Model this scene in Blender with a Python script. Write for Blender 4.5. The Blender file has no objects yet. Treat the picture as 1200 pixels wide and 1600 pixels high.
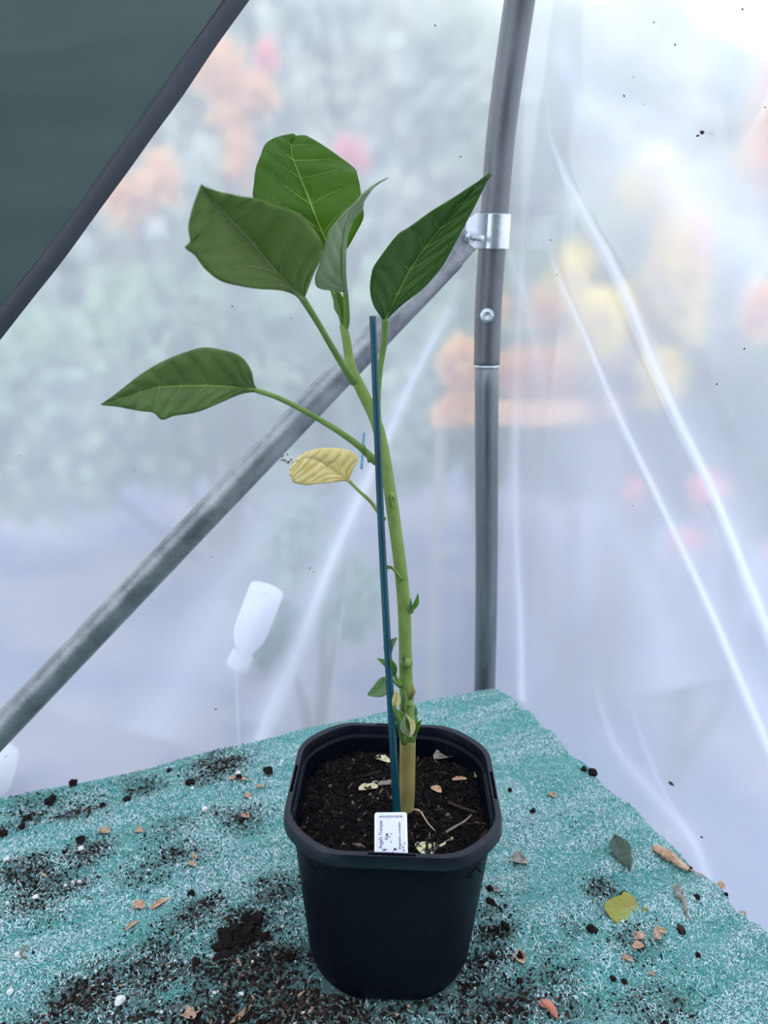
import bpy, math
import numpy as np
from mathutils import Vector, Matrix

# ------------------------------------------------------------------ camera
SC = bpy.context.scene
COL = SC.collection
FPX = 1155.0
PITCH = math.radians(17.0)
CP, SP = math.cos(PITCH), math.sin(PITCH)
CAM = np.array([-0.0095, -0.581, 0.62])
cam_d = bpy.data.cameras.new('camera')
cam_o = bpy.data.objects.new('camera', cam_d)
COL.objects.link(cam_o)
cam_o.location = CAM
cam_o.rotation_euler = (math.pi/2 - PITCH, 0, 0)
cam_d.sensor_fit = 'VERTICAL'
cam_d.sensor_height = 36.0
cam_d.lens = 36.0*FPX/1600.0
cam_d.clip_start = 0.01
cam_d.dof.use_dof = True
cam_d.dof.focus_distance = 0.70
cam_d.dof.aperture_fstop = 6.5
SC.camera = cam_o

# ------------------------------------------------------------------ world: pale overcast sky
W = bpy.data.worlds.new('sky')
SC.world = W
W.use_nodes = True
nt = W.node_tree
nt.nodes.clear()
w_out = nt.nodes.new('ShaderNodeOutputWorld')
w_bg = nt.nodes.new('ShaderNodeBackground')
w_tc = nt.nodes.new('ShaderNodeTexCoord')
w_sep = nt.nodes.new('ShaderNodeSeparateXYZ')
w_rmp = nt.nodes.new('ShaderNodeValToRGB')
nt.links.new(w_tc.outputs['Generated'], w_sep.inputs[0])
nt.links.new(w_sep.outputs['Z'], w_rmp.inputs[0])
e = w_rmp.color_ramp.elements
e[0].position = 0.0; e[0].color = (0.78, 0.81, 0.89, 1)
e[1].position = 0.9; e[1].color = (0.72, 0.82, 1.0, 1)
nt.links.new(w_rmp.outputs[0], w_bg.inputs[0])
w_bg.inputs[1].default_value = 1.8
nt.links.new(w_bg.outputs[0], w_out.inputs[0])

SC.view_settings.view_transform = 'Standard'
SC.view_settings.look = 'None'
SC.view_settings.exposure = 0.60
SC.view_settings.gamma = 1.0
SC.view_settings.use_curve_mapping = False
SC.cycles.max_bounces = 10
SC.cycles.diffuse_bounces = 5
SC.cycles.glossy_bounces = 4
SC.cycles.transmission_bounces = 6
SC.cycles.transparent_max_bounces = 8
SC.cycles.use_denoising = True
SC.cycles.sample_clamp_indirect = 6.0

# ------------------------------------------------------------------ helpers
def at(px, py, F):
    """world point seen at photo pixel (px,py) at horizontal forward distance F"""
    X = (px-600.0)/FPX; V = (py-800.0)/FPX
    t = F/(CP - V*SP)
    return np.array([CAM[0]+X*t, CAM[1]+F, CAM[2]-(SP+V*CP)*t])

def at_z(px, py, z=0.0):
    X = (px-600.0)/FPX; V = (py-800.0)/FPX
    t = (CAM[2]-z)/(SP+V*CP)
    return np.array([CAM[0]+X*t, CAM[1]+t*(CP-V*SP), z])

def at_plane(px, py, n, d):
    X = (px-600.0)/FPX; V = (py-800.0)/FPX
    r = np.array([X, CP-V*SP, -(SP+V*CP)])
    t = (d-np.dot(n, CAM))/np.dot(n, r)
    return CAM+r*t

def root_loc(o):
    while o is not None:
        if o.parent is None:
            return np.array(o.location)
        o = o.parent
    return np.zeros(3)

def tag(o, label=None, cat=None, group=None, kind=None):
    if label: o['label'] = label
    if cat: o['category'] = cat
    if group: o['group'] = group
    if kind: o['kind'] = kind
    return o

def thing(name, loc, label, cat, group=None):
    o = bpy.data.objects.new(name, None)
    COL.objects.link(o)
    o.location = loc
    o.empty_display_size = 0.02
    return tag(o, label, cat, group)

def mesh(name, V, F, mats, parent=None, smooth=True, midx=None, attrs=None, loc=None):
    """V Nx3 world coordinates; F MxK array or list of faces"""
    V = np.asarray(V, dtype=np.float64)
    base = root_loc(parent) if parent is not None else (np.array(loc) if loc is not None else np.zeros(3))
    me = bpy.data.meshes.new(name)
    L = V - base
    if isinstance(F, np.ndarray):
        n, k = F.shape
        me.vertices.add(len(L)); me.vertices.foreach_set('co', L.astype(np.float32).ravel())
        me.loops.add(n*k); me.loops.foreach_set('vertex_index', F.astype(np.int32).ravel())
        me.polygons.add(n)
        me.polygons.foreach_set('loop_start', np.arange(0, n*k, k, dtype=np.int32))
        me.update(calc_edges=True)
    else:
        me.from_pydata([tuple(v) for v in L], [], [tuple(int(i) for i in f) for f in F])
    if not isinstance(mats, (list, tuple)): mats = [mats]
    for m in mats: me.materials.append(m)
    if midx is not None:
        me.polygons.foreach_set('material_index', np.asarray(midx, dtype=np.int32))
    me.polygons.foreach_set('use_smooth', np.full(len(me.polygons), bool(smooth)))
    if attrs:
        for k_, a in attrs.items():
            at_ = me.attributes.new(k_, 'FLOAT', 'POINT')
            at_.data.foreach_set('value', np.asarray(a, dtype=np.float32).ravel())
    me.update()
    o = bpy.data.objects.new(name, me)
    COL.objects.link(o)
    if parent is not None: o.parent = parent
    elif loc is not None: o.location = loc
    return o

def join(parts):
    """parts: list of (V, F list/array) -> V, F(list), idx of part per face"""
    Vs, Fs, ids, off = [], [], [], 0
    for i, (V, F) in enumerate(parts):
        V = np.asarray(V)
        Vs.append(V)
        for f in F:
            Fs.append([int(x)+off for x in f]); ids.append(i)
        off += len(V)
    return np.vstack(Vs), Fs, ids

def catmull(P, n):
    P = np.asarray(P, dtype=float)
    m = len(P)
    if m == 2:
        t = np.linspace(0, 1, n)[:, None]
        return P[0]*(1-t)+P[1]*t
    Q = np.vstack([2*P[0]-P[1], P, 2*P[-1]-P[-2]])
    u = np.linspace(0, m-1-1e-9, n)
    i = u.astype(int); t = (u-i)[:, None]
    p0, p1, p2, p3 = Q[i], Q[i+1], Q[i+2], Q[i+3]
    return 0.5*((2*p1)+(-p0+p2)*t+(2*p0-5*p1+4*p2-p3)*t**2+(-p0+3*p1-3*p2+p3)*t**3)

def tube(P, R, seg=12, n=None, caps=True, R2=None, up=None):
    """tube along P (Catmull), radii R (and R2 for an ellipse, axis 'up')"""
    P = np.asarray(P, float); R = np.atleast_1d(np.asarray(R, float))
    if len(R) == 1: R = np.repeat(R, len(P))
    if R2 is not None:
        R2 = np.atleast_1d(np.asarray(R2, float))
    if n:
        src = np.linspace(0, 1, len(P)); dst = np.linspace(0, 1, n)
        R = np.interp(dst, src, R)
        if R2 is not None: R2 = np.interp(dst, src, R2)
        P = catmull(P, n)
    N = len(P)
    T = np.gradient(P, axis=0)
    T /= np.linalg.norm(T, axis=1)[:, None]+1e-12
    a = np.array(up, float) if up is not None else (np.array([0, 0, 1.]) if abs(T[0][2]) < .9 else np.array([0, 1., 0]))
    V = []
    for i in range(N):
        a = a-np.dot(a, T[i])*T[i]; a /= np.linalg.norm(a)+1e-12
        b = np.cross(T[i], a)
        r2 = R2[i] if R2 is not None else R[i]
        for k in range(seg):
            th = 2*math.pi*k/seg
            V.append(P[i]+a*math.cos(th)*r2+b*math.sin(th)*R[i])
    F = []
    for i in range(N-1):
        for k in range(seg):
            F.append([i*seg+k, i*seg+(k+1) % seg, (i+1)*seg+(k+1) % seg, (i+1)*seg+k])
    if caps:
        F.append(list(range(seg))[::-1]); F.append([(N-1)*seg+k for k in range(seg)])
    return np.array(V), F

def grid_faces(nu, nv):
    i, j = np.meshgrid(np.arange(nu-1), np.arange(nv-1), indexing='ij')
    a = (i*nv+j).ravel()
    return np.stack([a, a+1, a+nv+1, a+nv], axis=1)

_rs = np.random.RandomState(7)
_lat = _rs.rand(256, 256)
def vnoise(x, y):
    x = np.asarray(x, float); y = np.asarray(y, float)
    xi = np.floor(x).astype(int); yi = np.floor(y).astype(int)
    fx = x-xi; fy = y-yi
    fx = fx*fx*(3-2*fx); fy = fy*fy*(3-2*fy)
    g = lambda a, b: _lat[a % 256, b % 256]
    return (g(xi, yi)*(1-fx)*(1-fy)+g(xi+1, yi)*fx*(1-fy)+g(xi, yi+1)*(1-fx)*fy+g(xi+1, yi+1)*fx*fy)
def fbm(x, y, o=4):
    s = 0; a = .5; t = 0
    for k in range(o):
        s = s+a*vnoise(x*2**k+17.3*k, y*2**k+5.1*k); t += a; a *= .5
    return s/t

def box(c, h, R=None):
    s = np.array([[x, y, z] for x in (-1, 1) for y in (-1, 1) for z in (-1, 1)], float)*np.array(h)
    if R is not None: s = s@np.array(R).T
    F = [[0, 1, 3, 2], [4, 6, 7, 5], [0, 4, 5, 1], [2, 3, 7, 6], [0, 2, 6, 4], [1, 5, 7, 3]]
    return s+np.array(c), F

def bevel(o, w, seg=2):
    m = o.modifiers.new('bevel', 'BEVEL'); m.width = w; m.segments = seg; m.limit_method = 'ANGLE'

ICO_V, ICO_F = None, None
def _ico():
    t = (1+5**.5)/2
    v = np.array([[-1, t, 0], [1, t, 0], [-1, -t, 0], [1, -t, 0], [0, -1, t], [0, 1, t], [0, -1, -t], [0, 1, -t], [t, 0, -1], [t, 0, 1], [-t, 0, -1], [-t, 0, 1]], float)
    v /= np.linalg.norm(v[0])
    f = [[0, 11, 5], [0, 5, 1], [0, 1, 7], [0, 7, 10], [0, 10, 11], [1, 5, 9], [5, 11, 4], [11, 10, 2], [10, 7, 6], [7, 1, 8], [3, 9, 4], [3, 4, 2], [3, 2, 6], [3, 6, 8], [3, 8, 9], [4, 9, 5], [2, 4, 11], [6, 2, 10], [8, 6, 7], [9, 8, 1]]
    return v, f
ICO_V, ICO_F = _ico()

def lump(c, r, rs, rough=.3, sub=1, squash=.7):
    V, F = ICO_V.copy(), [list(f) for f in ICO_F]
    for _ in range(sub):
        V = list(V); cache = {}; nF = []
        def mid(a, b):
            k = (min(a, b), max(a, b))
            if k not in cache:
                m = (V[a]+V[b])/2; V.append(m/np.linalg.norm(m)); cache[k] = len(V)-1
            return cache[k]
        for a, b, d in F:
            ab, bd, da = mid(a, b), mid(b, d), mid(d, a)
            nF += [[a, ab, da], [b, bd, ab], [d, da, bd], [ab, bd, da]]
        F = nF; V = np.array(V)
    V = V*(1+rough*(rs.rand(len(V))-.5)*2)[:, None]
    r = np.atleast_1d(r)
    if len(r) == 1: r = np.array([r[0], r[0]*(.7+.5*rs.rand()), r[0]*squash])
    V = V*r
    a = rs.rand()*6.28
    ca, sa = math.cos(a), math.sin(a)
    V = V@np.array([[ca, sa, 0], [-sa, ca, 0], [0, 0, 1]])
    return V+np.array(c), F

# ------------------------------------------------------------------ materials
def mat(name):
    m = bpy.data.materials.new(name); m.use_nodes = True
    n = m.node_tree; n.nodes.clear()
    out = n.nodes.new('ShaderNodeOutputMaterial')
    return m, n, out

def ramp(n, fac, stops):
    r = n.nodes.new('ShaderNodeValToRGB')
    el = r.color_ramp.elements
    while len(el) < len(stops): el.new(0.5)
    for x, (p, c) in zip(el, stops):
        x.position = p; x.color = (*c, 1)
    n.links.new(fac, r.inputs[0])
    return r.outputs[0]

def noise(n, scale, detail=4, rough=.5, vec=None, dist=0.0, out='Fac'):
    t = n.nodes.new('ShaderNodeTexNoise')
    t.inputs['Scale'].default_value = scale; t.inputs['Detail'].default_value = detail
    t.inputs['Roughness'].default_value = rough; t.inputs['Distortion'].default_value = dist
    if vec is None:
        tc = n.nodes.new('ShaderNodeTexCoord'); vec = tc.outputs['Object']
    n.links.new(vec, t.inputs['Vector'])
    return t.outputs[out]

def mapping(n, scale=(1, 1, 1), rot=(0, 0, 0), src='Object'):
    tc = n.nodes.new('ShaderNodeTexCoord'); mp = n.nodes.new('ShaderNodeMapping')
    mp.inputs['Scale'].default_value = scale; mp.inputs['Rotation'].default_value = rot
    n.links.new(tc.outputs[src], mp.inputs['Vector'])
    return mp.outputs[0]

def mixc(n, fac, a, b):
    m = n.nodes.new('ShaderNodeMix'); m.data_type = 'RGBA'
    for sock, v in ((m.inputs[0], fac), (m.inputs[6], a), (m.inputs[7], b)):
        if isinstance(v, (float, int)): sock.default_value = v
        elif isinstance(v, tuple): sock.default_value = (*v, 1)
        else: n.links.new(v, sock)
    return m.outputs[2]

def maprange(n, v, a, b, c, d):
    m = n.nodes.new('ShaderNodeMapRange')
    n.links.new(v, m.inputs[0])
    for i, x in enumerate((a, b, c, d)): m.inputs[i+1].default_value = x
    return m.outputs[0]

def bump(n, h, dist, strength=1.0):
    b = n.nodes.new('ShaderNodeBump'); b.inputs['Distance'].default_value = dist
    b.inputs['Strength'].default_value = strength
    n.links.new(h, b.inputs['Height'])
    return b.outputs[0]

def simple(name, c1, c2=None, rough=.6, scale=60, metal=0.0, bumpd=0.0, bscale=None, spec=.5, lo=.35, hi=.65, coat=0, vec_scale=None):
    m, n, out = mat(name)
    p = n.nodes.new('ShaderNodeBsdfPrincipled')
    vec = mapping(n, vec_scale) if vec_scale else None
    if c2 is not None:
        f = noise(n, scale, 5, .6, vec)
        n.links.new(ramp(n, f, [(lo, c1), (hi, c2)]), p.inputs['Base Color'])
    else:
        p.inputs['Base Color'].default_value = (*c1, 1)
    p.inputs['Roughness'].default_value = rough
    p.inputs['Metallic'].default_value = metal
    p.inputs['Specular IOR Level'].default_value = spec
    p.inputs['Coat Weight'].default_value = coat
    if bumpd:
        n.links.new(bump(n, noise(n, bscale or scale*2, 5, .6), bumpd), p.inputs['Normal'])
    n.links.new(p.outputs[0], out.inputs[0])
    return m

def leaf_mat(name, dark, light, trans, tr=.35, rough=.45, scale=45, bscale=170, spec=.28, under=None):
    m, n, out = mat(name)
    p = n.nodes.new('ShaderNodeBsdfPrincipled'); t = n.nodes.new('ShaderNodeBsdfTranslucent'); mx = n.nodes.new('ShaderNodeMixShader')
    f = noise(n, scale, 5, .6)
    c = ramp(n, f, [(.3, dark), (.7, light)])
    if under is not None:
        g = n.nodes.new('ShaderNodeNewGeometry')
        c = mixc(n, g.outputs['Backfacing'], c, under)
    n.links.new(c, p.inputs['Base Color'])
    p.inputs['Roughness'].default_value = rough
    p.inputs['Specular IOR Level'].default_value = spec
    v = n.nodes.new('ShaderNodeTexVoronoi'); v.inputs['Scale'].default_value = bscale
    v.feature = 'DISTANCE_TO_EDGE'
    tc = n.nodes.new('ShaderNodeTexCoord'); n.links.new(tc.outputs['Object'], v.inputs['Vector'])
    if bscale > 5: n.links.new(bump(n, v.outputs['Distance'], .0012, .35), p.inputs['Normal'])
    t.inputs[0].default_value = (*trans, 1)
    mx.inputs[0].default_value = tr
    n.links.new(p.outputs[0], mx.inputs[1]); n.links.new(t.outputs[0], mx.inputs[2])
    n.links.new(mx.outputs[0], out.inputs[0])
    return m

def film_mat():
    m, n, out = mat('polythene_film')
    tl = n.nodes.new('ShaderNodeBsdfTranslucent'); df = n.nodes.new('ShaderNodeBsdfDiffuse')
    rf = n.nodes.new('ShaderNodeBsdfRefraction'); gl = n.nodes.new('ShaderNodeBsdfGlossy')
    tl.inputs[0].default_value = (.84, .89, .97, 1)
    df.inputs[0].default_value = (.86, .88, .95, 1)
    rf.inputs[0].default_value = (.97, .97, .93, 1)
    rf.inputs['IOR'].default_value = 1.055
    rf.inputs['Roughness'].default_value = .42
    gl.inputs['Roughness'].default_value = .12
    gl.inputs[0].default_value = (1, 1, 1, 1)
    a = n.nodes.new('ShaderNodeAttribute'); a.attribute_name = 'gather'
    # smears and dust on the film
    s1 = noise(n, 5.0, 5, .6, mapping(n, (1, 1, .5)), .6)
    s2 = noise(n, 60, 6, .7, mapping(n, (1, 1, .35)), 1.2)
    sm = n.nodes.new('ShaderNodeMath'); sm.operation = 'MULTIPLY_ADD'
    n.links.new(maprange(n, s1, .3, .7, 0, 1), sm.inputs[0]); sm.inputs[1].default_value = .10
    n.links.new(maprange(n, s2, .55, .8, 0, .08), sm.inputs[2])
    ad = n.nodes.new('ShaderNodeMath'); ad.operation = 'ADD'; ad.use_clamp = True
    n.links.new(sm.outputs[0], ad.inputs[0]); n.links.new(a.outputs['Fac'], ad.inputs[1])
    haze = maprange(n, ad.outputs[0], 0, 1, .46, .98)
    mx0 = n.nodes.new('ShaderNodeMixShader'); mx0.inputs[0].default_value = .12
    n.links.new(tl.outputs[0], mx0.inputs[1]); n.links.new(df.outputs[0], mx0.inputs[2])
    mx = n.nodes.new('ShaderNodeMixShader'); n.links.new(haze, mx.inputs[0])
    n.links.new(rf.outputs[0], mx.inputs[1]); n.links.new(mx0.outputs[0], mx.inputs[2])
    fr = n.nodes.new('ShaderNodeFresnel'); fr.inputs[0].default_value = 1.35
    fm = n.nodes.new('ShaderNodeMath'); fm.operation = 'MINIMUM'; fm.inputs[1].default_value = .09
    n.links.new(fr.outputs[0], fm.inputs[0])
    m2 = n.nodes.new('ShaderNodeMixShader'); n.links.new(fm.outputs[0], m2.inputs[0])
    n.links.new(mx.outputs[0], m2.inputs[1]); n.links.new(gl.outputs[0], m2.inputs[2])
    n.links.new(m2.outputs[0], out.inputs[0])
    return m

M = {}
M['film'] = film_mat()

def steel(name, c1, c2, rough, vs, streak):
    m, n, out = mat(name)
    p = n.nodes.new('ShaderNodeBsdfPrincipled')
    f = noise(n, 30, 6, .65, mapping(n, vs))
    c = ramp(n, f, [(.35, c1), (.7, c2)])
    g = noise(n, 260, 3, .6)
    c = mixc(n, maprange(n, g, .62, .75, 0, streak), c, (.62, .62, .62))
    n.links.new(c, p.inputs['Base Color'])
    p.inputs['Metallic'].default_value = .75
    n.links.new(maprange(n, f, .3, .7, rough-.08, rough+.12), p.inputs['Roughness'])
    n.links.new(bump(n, g, .00012, .3), p.inputs['Normal'])
    n.links.new(p.outputs[0], out.inputs[0])
    return m
M['steel'] = steel('galvanised_tube', (.15, .165, .18), (.27, .285, .30), .38, (1, 1, .12), .35)
M['steel_dull'] = steel('dull_galvanised_tube', (.15, .155, .165), (.24, .245, .255), .46, (1, 1, .3), .15)
M['steel_brace'] = steel('weathered_galvanised_tube', (.17, .18, .19), (.42, .43, .43), .42, (.6, .6, .6), .6)
M['zinc'] = steel('bright_zinc', (.62, .66, .70), (.80, .83, .86), .22, (1, 1, 1), .0)
M['rust'] = simple('rust_stain', (.16, .09, .05), (.3, .2, .13), .9, 400)

def tarp_mat():
    m, n, out = mat('dark_green_sheet')
    p = n.nodes.new('ShaderNodeBsdfPrincipled'); t = n.nodes.new('ShaderNodeBsdfTranslucent'); mx = n.nodes.new('ShaderNodeMixShader')
    f = noise(n, 4, 4, .55, mapping(n, (1, 1, 1)))
    n.links.new(ramp(n, f, [(.3, (.045, .062, .057)), (.7, (.066, .09, .08))]), p.inputs['Base Color'])
    p.inputs['Roughness'].default_value = .5
    t.inputs[0].default_value = (.07, .14, .115, 1)
    mx.inputs[0].default_value = .22
    n.links.new(p.outputs[0], mx.inputs[1]); n.links.new(t.outputs[0], mx.inputs[2])
    n.links.new(mx.outputs[0], out.inputs[0])
    return m
M['tarp'] = tarp_mat()
M['tarp_hem'] = simple('dark_sheet_hem', (.026, .033, .042), (.038, .045, .054), .6, 6)

# ------------------------------------------------------------------ frame of the bench and the walls
TH = math.radians(22.5)
U = np.array([-math.cos(TH), -math.sin(TH), 0])      # along the back edge, to the left
Wv = np.array([math.sin(TH), -math.cos(TH), 0])      # along the right edge, towards the viewer
NB, NR = -Wv, -U                                     # outward normals of back and right wall
P0 = np.array([0.179, 0.490, 0.0])                   # far corner of the bench
DB, DR = 0.466, 0.388                                # wall distances
CORNER = NB*DB + NR*DR
GROUND = -0.80

# film folds: (wall, pixel polyline, half-width m start/end, strength start/end, ridge height)
FOLDS = [
 ('r', [(850, 150), (862, 230), (905, 320), (960, 430), (1040, 620), (1110, 770), (1200, 985), (1260, 1120)], .0036, .0062, .35, 1.2, .006),
 ('r', [(845, 340), (858, 400), (900, 500), (960, 640), (1050, 830), (1120, 980), (1200, 1165), (1240, 1250)], .0035, .005, .3, 1.2, .005),
 ('r', [(905, 340), (962, 440), (1048, 620), (1120, 770), (1210, 960)], .020, .026, .03, .26, .006),
 ('r', [(905, 520), (965, 650), (1060, 835), (1130, 985), (1210, 1150)], .018, .020, .05, .28, .005),
 ('r', [(790, 370), (820, 470), (838, 560), (850, 640)], .012, .016, .3, .1, .004),
 ('r', [(805, 620), (806, 800), (814, 960), (818, 1100)], .010, .014, .2, .6, .005),
 ('r', [(860, 40), (900, 140), (1000, 230), (1110, 330), (1210, 420)], .020, .035, .35, .55, .006),
 ('r', [(960, 10), (1060, 90), (1200, 160)], .025, .03, .4, .3, .006),
 ('r', [(900, 640), (930, 760), (980, 860), (1020, 960), (1060, 1080)], .05, .07, .15, .3, .006),
 ('r', [(930, 1060), (960, 1160), (1030, 1250), (1080, 1310), (1110, 1380)], .010, .012, .15, .45, .004),
 ('r', [(980, 1080), (1010, 1170), (1050, 1260), (1100, 1340)], .005, .006, .1, .3, .003),
 ('b', [(720, 430), (700, 490), (650, 590), (610, 680), (560, 790), (520, 880), (470, 1010), (412, 1150), (395, 1200)], .008, .017, .5, 1.1, .006),
 ('b', [(700, 480), (620, 650), (530, 840), (460, 990), (400, 1140)], .030, .042, .2, .42, .006),
 ('b', [(560, 800), (545, 900), (530, 1000), (520, 1090)], .003, .003, .15, .25, .002),
 ('b', [(500, 700), (430, 790), (350, 930), (290, 1060), (240, 1160)], .035, .055, .2, .5, .008),
 ('b', [(640, 620), (520, 740), (430, 830), (300, 960)], .004, .004, .18, .12, .002),
 ('b', [(250, 880), (180, 1010), (90, 1120)], .06, .06, .12, .2, .006),
 ('b', [(130, 560), (100, 700), (90, 860)], .08, .08, .10, .16, .006),
]
def poly_dist(s, z, pts):
    best = np.full(s.shape, 9.0); par = np.zeros(s.shape)
    seg = np.linalg.norm(np.diff(pts, axis=0), axis=1); cum = np.concatenate([[0], np.cumsum(seg)])
    for i in range(len(pts)-1):
        a, b = pts[i], pts[i+1]; d = b-a; L2 = d@d
        t = np.clip(((s-a[0])*d[0]+(z-a[1])*d[1])/L2, 0, 1)
        q = np.hypot(s-a[0]-t*d[0], z-a[1]-t*d[1])
        m = q < best
        best = np.where(m, q, best); par = np.where(m, (cum[i]+t*seg[i])/cum[-1], par)
    return best, par

def lines(spans):
    out = []
    for a, b, st in spans:
        out.append(np.arange(a, b-1e-9, st))
    out.append([spans[-1][1]])
    return np.concatenate(out)

def soft(t, r=.03): return (t+np.sqrt(t*t+r*r))/2

def film_wall(name, which):
    if which == 'b':
        s = -lines([(0, 1.15, .004), (1.15, 2.2, .05)])[::-1]
    else:
        s = lines([(0, .72, .0032), (.72, 2.0, .05)])
    z = lines([(GROUND, -.3, .05), (-.3, 1.05, .005), (1.05, 1.5, .05)])
    S, Z = np.meshgrid(s, z, indexing='ij')
    gather = np.zeros(S.shape); disp = np.zeros(S.shape)
    disp += .010*(fbm(S*2.2+40, Z*1.6+9, 3)-.5) + .0035*(fbm(S*9+3, Z*5+1, 3)-.5)
    for wl, pts, w0, w1, g0, g1, hgt in FOLDS:
        if wl != which: continue
        q = []
        for px, py in pts:
            p = at_plane(px, py, NB if wl == 'b' else NR, DB if wl == 'b' else DR)
            a = -np.dot(p-CORNER, U) if wl == 'b' else np.dot(p-CORNER, Wv)
            q.append((a, p[2]))
        q = catmull(np.array(q), 40)
        d, t = poly_dist(S, Z, q)
        w = w0+(w1-w0)*t; g = (g0+(g1-g0)*t)
        fade = np.clip(t/.12, 0, 1)*np.clip((1-t)/.02+.0, 0, 1)
        prof = np.exp(-np.abs(d/w)**1.6)
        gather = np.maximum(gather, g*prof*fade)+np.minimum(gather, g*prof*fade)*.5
        disp += .3*hgt*prof*fade*np.clip(g*1.5, .3, 1)
    fl = soft(-S); fr = soft(S)
    nrm = NB[None, None]*(fr < fl)[..., None]*1.0+NR[None, None]*(fr >= fl)[..., None]
    edge = np.clip(np.abs(S)/.06, 0, 1)
    P = CORNER+U*fl[..., None]+Wv*fr[..., None]
    P = P+(NB if which == 'b' else NR)*(disp*edge)[..., None]
    P[..., 2] = Z
    o = mesh(name, P.reshape(-1, 3), grid_faces(len(s), len(z)), M['film'], attrs={'gather': np.clip(gather, 0, 1)})
    tag(o, kind='structure')
    return o
wall_back = film_wall('wall_back', 'b')
wall_back['label'] = 'clear polythene sheet wall behind the diagonal tube, left of the post'
wall_right = film_wall('wall_right', 'r')
wall_right['label'] = 'creased clear polythene sheet wall right of the post'

def quad(name, pts, m, kind='structure'):
    o = mesh(name, np.array(pts), [list(range(len(pts)))], m, smooth=False)
    return tag(o, kind=kind)

M['film_plain'] = M['film']
# the rest of the shelter: roof and left side of the same film, closed far end, bare floor
XL, YF, ZT = 2.2, 2.0, 1.5
def wp(a, b, z): 
    p = CORNER+U*a+Wv*b; return (p[0], p[1], z)
M['earth'] = simple('trodden_earth', (.09, .07, .05), (.16, .13, .10), .95, 8, bumpd=.01)
M['paving'] = simple('outdoor_paving', (.08, .11, .22), (.26, .22, .26), .9, 1.6, bumpd=.01, lo=.42, hi=.6)
M['grey_fleece'] = simple('dark_end_sheet', (.045, .055, .06), (.07, .08, .085), .9, 3)
zt2 = 2.05
quad('ceiling', [wp(0, 0, ZT), wp(XL, 0, ZT), wp(XL, YF/2, zt2), wp(0, YF/2, zt2)], M['film'])
quad('ceiling', [wp(0, YF/2, zt2), wp(XL, YF/2, zt2), wp(XL, YF, ZT), wp(0, YF, ZT)], M['film'])
quad('wall_left', [wp(XL, 0, GROUND), wp(XL, YF, GROUND), wp(XL, YF, ZT), wp(XL, YF/2, zt2), wp(XL, 0, ZT)], M['film'])
quad('wall_front', [wp(0, YF, GROUND), wp(XL, YF, GROUND), wp(XL, YF, ZT), wp(0, YF, ZT)], M['grey_fleece'])
quad('floor', [wp(0, 0, GROUND), wp(XL, 0, GROUND), wp(XL, YF, GROUND), wp(0, YF, GROUND)], M['earth'])
g = 14.0
tag(mesh('ground', np.array([[-g, -g, GROUND-.004], [g, -g, GROUND-.004], [g, g, GROUND-.004], [-g, g, GROUND-.004]]), [[0, 1, 2, 3]], M['paving']), kind='structure')

# ------------------------------------------------------------------ garden beyond the film
def leaf_cloud(centres, radii, count, size, rs, up=.3):
    """many small pointed leaf cards scattered in ellipsoids"""
    k = rs.randint(0, len(centres), count)
    d = rs.normal(size=(count, 3)); d /= np.linalg.norm(d, axis=1)[:, None]
    c = centres[k]+d*radii[k]*(rs.rand(count, 1)**.4)
    a = rs.normal(size=(count, 3)); a[:, 2] -= up; a /= np.linalg.norm(a, axis=1)[:, None]
    b = np.cross(a, rs.normal(size=(count, 3))); b /= np.linalg.norm(b, axis=1)[:, None]
    n = np.cross(a, b)
    L = size*(.6+.8*rs.rand(count, 1)); w = L*.32
    V = np.stack([c, c+a*L*.5+b*w+n*w*.3, c+a*L, c+a*L*.5-b*w+n*w*.3], axis=1).reshape(-1, 3)
    i = np.arange(count)*4
    F = np.concatenate([np.stack([i, i+1, i+2], 1), np.stack([i, i+2, i+3], 1)])
    return V, F

def bush(name, label, cat, spots, size, count, m, seed, group=None):
    """spots: (px,py,F,rx,ry,rz). foliage part + stems down to the ground"""
    rs = np.random.RandomState(seed)
    C = np.array([at(a, b, f) for a, b, f, *_ in spots]); R = np.array([s[3:6] for s in spots])
    base = C.mean(0); base[2] = GROUND
    t = thing(name, base, label, cat, group)
    V, F = leaf_cloud(C, R, count, size, rs)
    tag(mesh('foliage', V, F, m, t, smooth=False), kind='stuff')
    parts = []
    for c in C:
        parts.append(tube([base+np.array([0, 0, 0]), (base+c)/2+rs.normal(size=3)*.03, c], [.018, .012, .006], 6, 8))
    V, F, _ = join(parts)
    mesh('stem', V, F, M['bark'], t)
    return t
M['bark'] = simple('outdoor_bark', (.10, .08, .06), (.18, .15, .12), .9, 20)
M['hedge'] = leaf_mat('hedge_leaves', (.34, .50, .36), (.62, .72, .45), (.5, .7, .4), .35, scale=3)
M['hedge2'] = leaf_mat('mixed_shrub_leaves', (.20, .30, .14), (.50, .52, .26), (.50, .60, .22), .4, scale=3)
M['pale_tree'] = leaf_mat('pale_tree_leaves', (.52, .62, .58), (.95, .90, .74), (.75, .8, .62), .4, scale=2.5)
M['teal_shrub'] = leaf_mat('blue_green_leaves', (.20, .34, .26), (.30, .46, .36), (.3, .5, .3), .3)
M['yellow'] = leaf_mat('sun_tinted_yellow_autumn_leaves', (1.0, .76, .03), (1.0, .92, .12), (1., .88, .06), .6, spec=.1)  # autumn yellow, with sunlight on the leaves put into the colour
M['orange'] = leaf_mat('sun_tinted_orange_autumn_leaves', (1.0, .58, .12), (1.0, .76, .26), (1., .70, .18), .6, spec=.1)  # autumn orange made brighter in place of warm sun on the leaves
M['peach'] = leaf_mat('peach_autumn_leaves', (1.0, .62, .28), (1.0, .80, .45), (1., .75, .4), .4)
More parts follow.
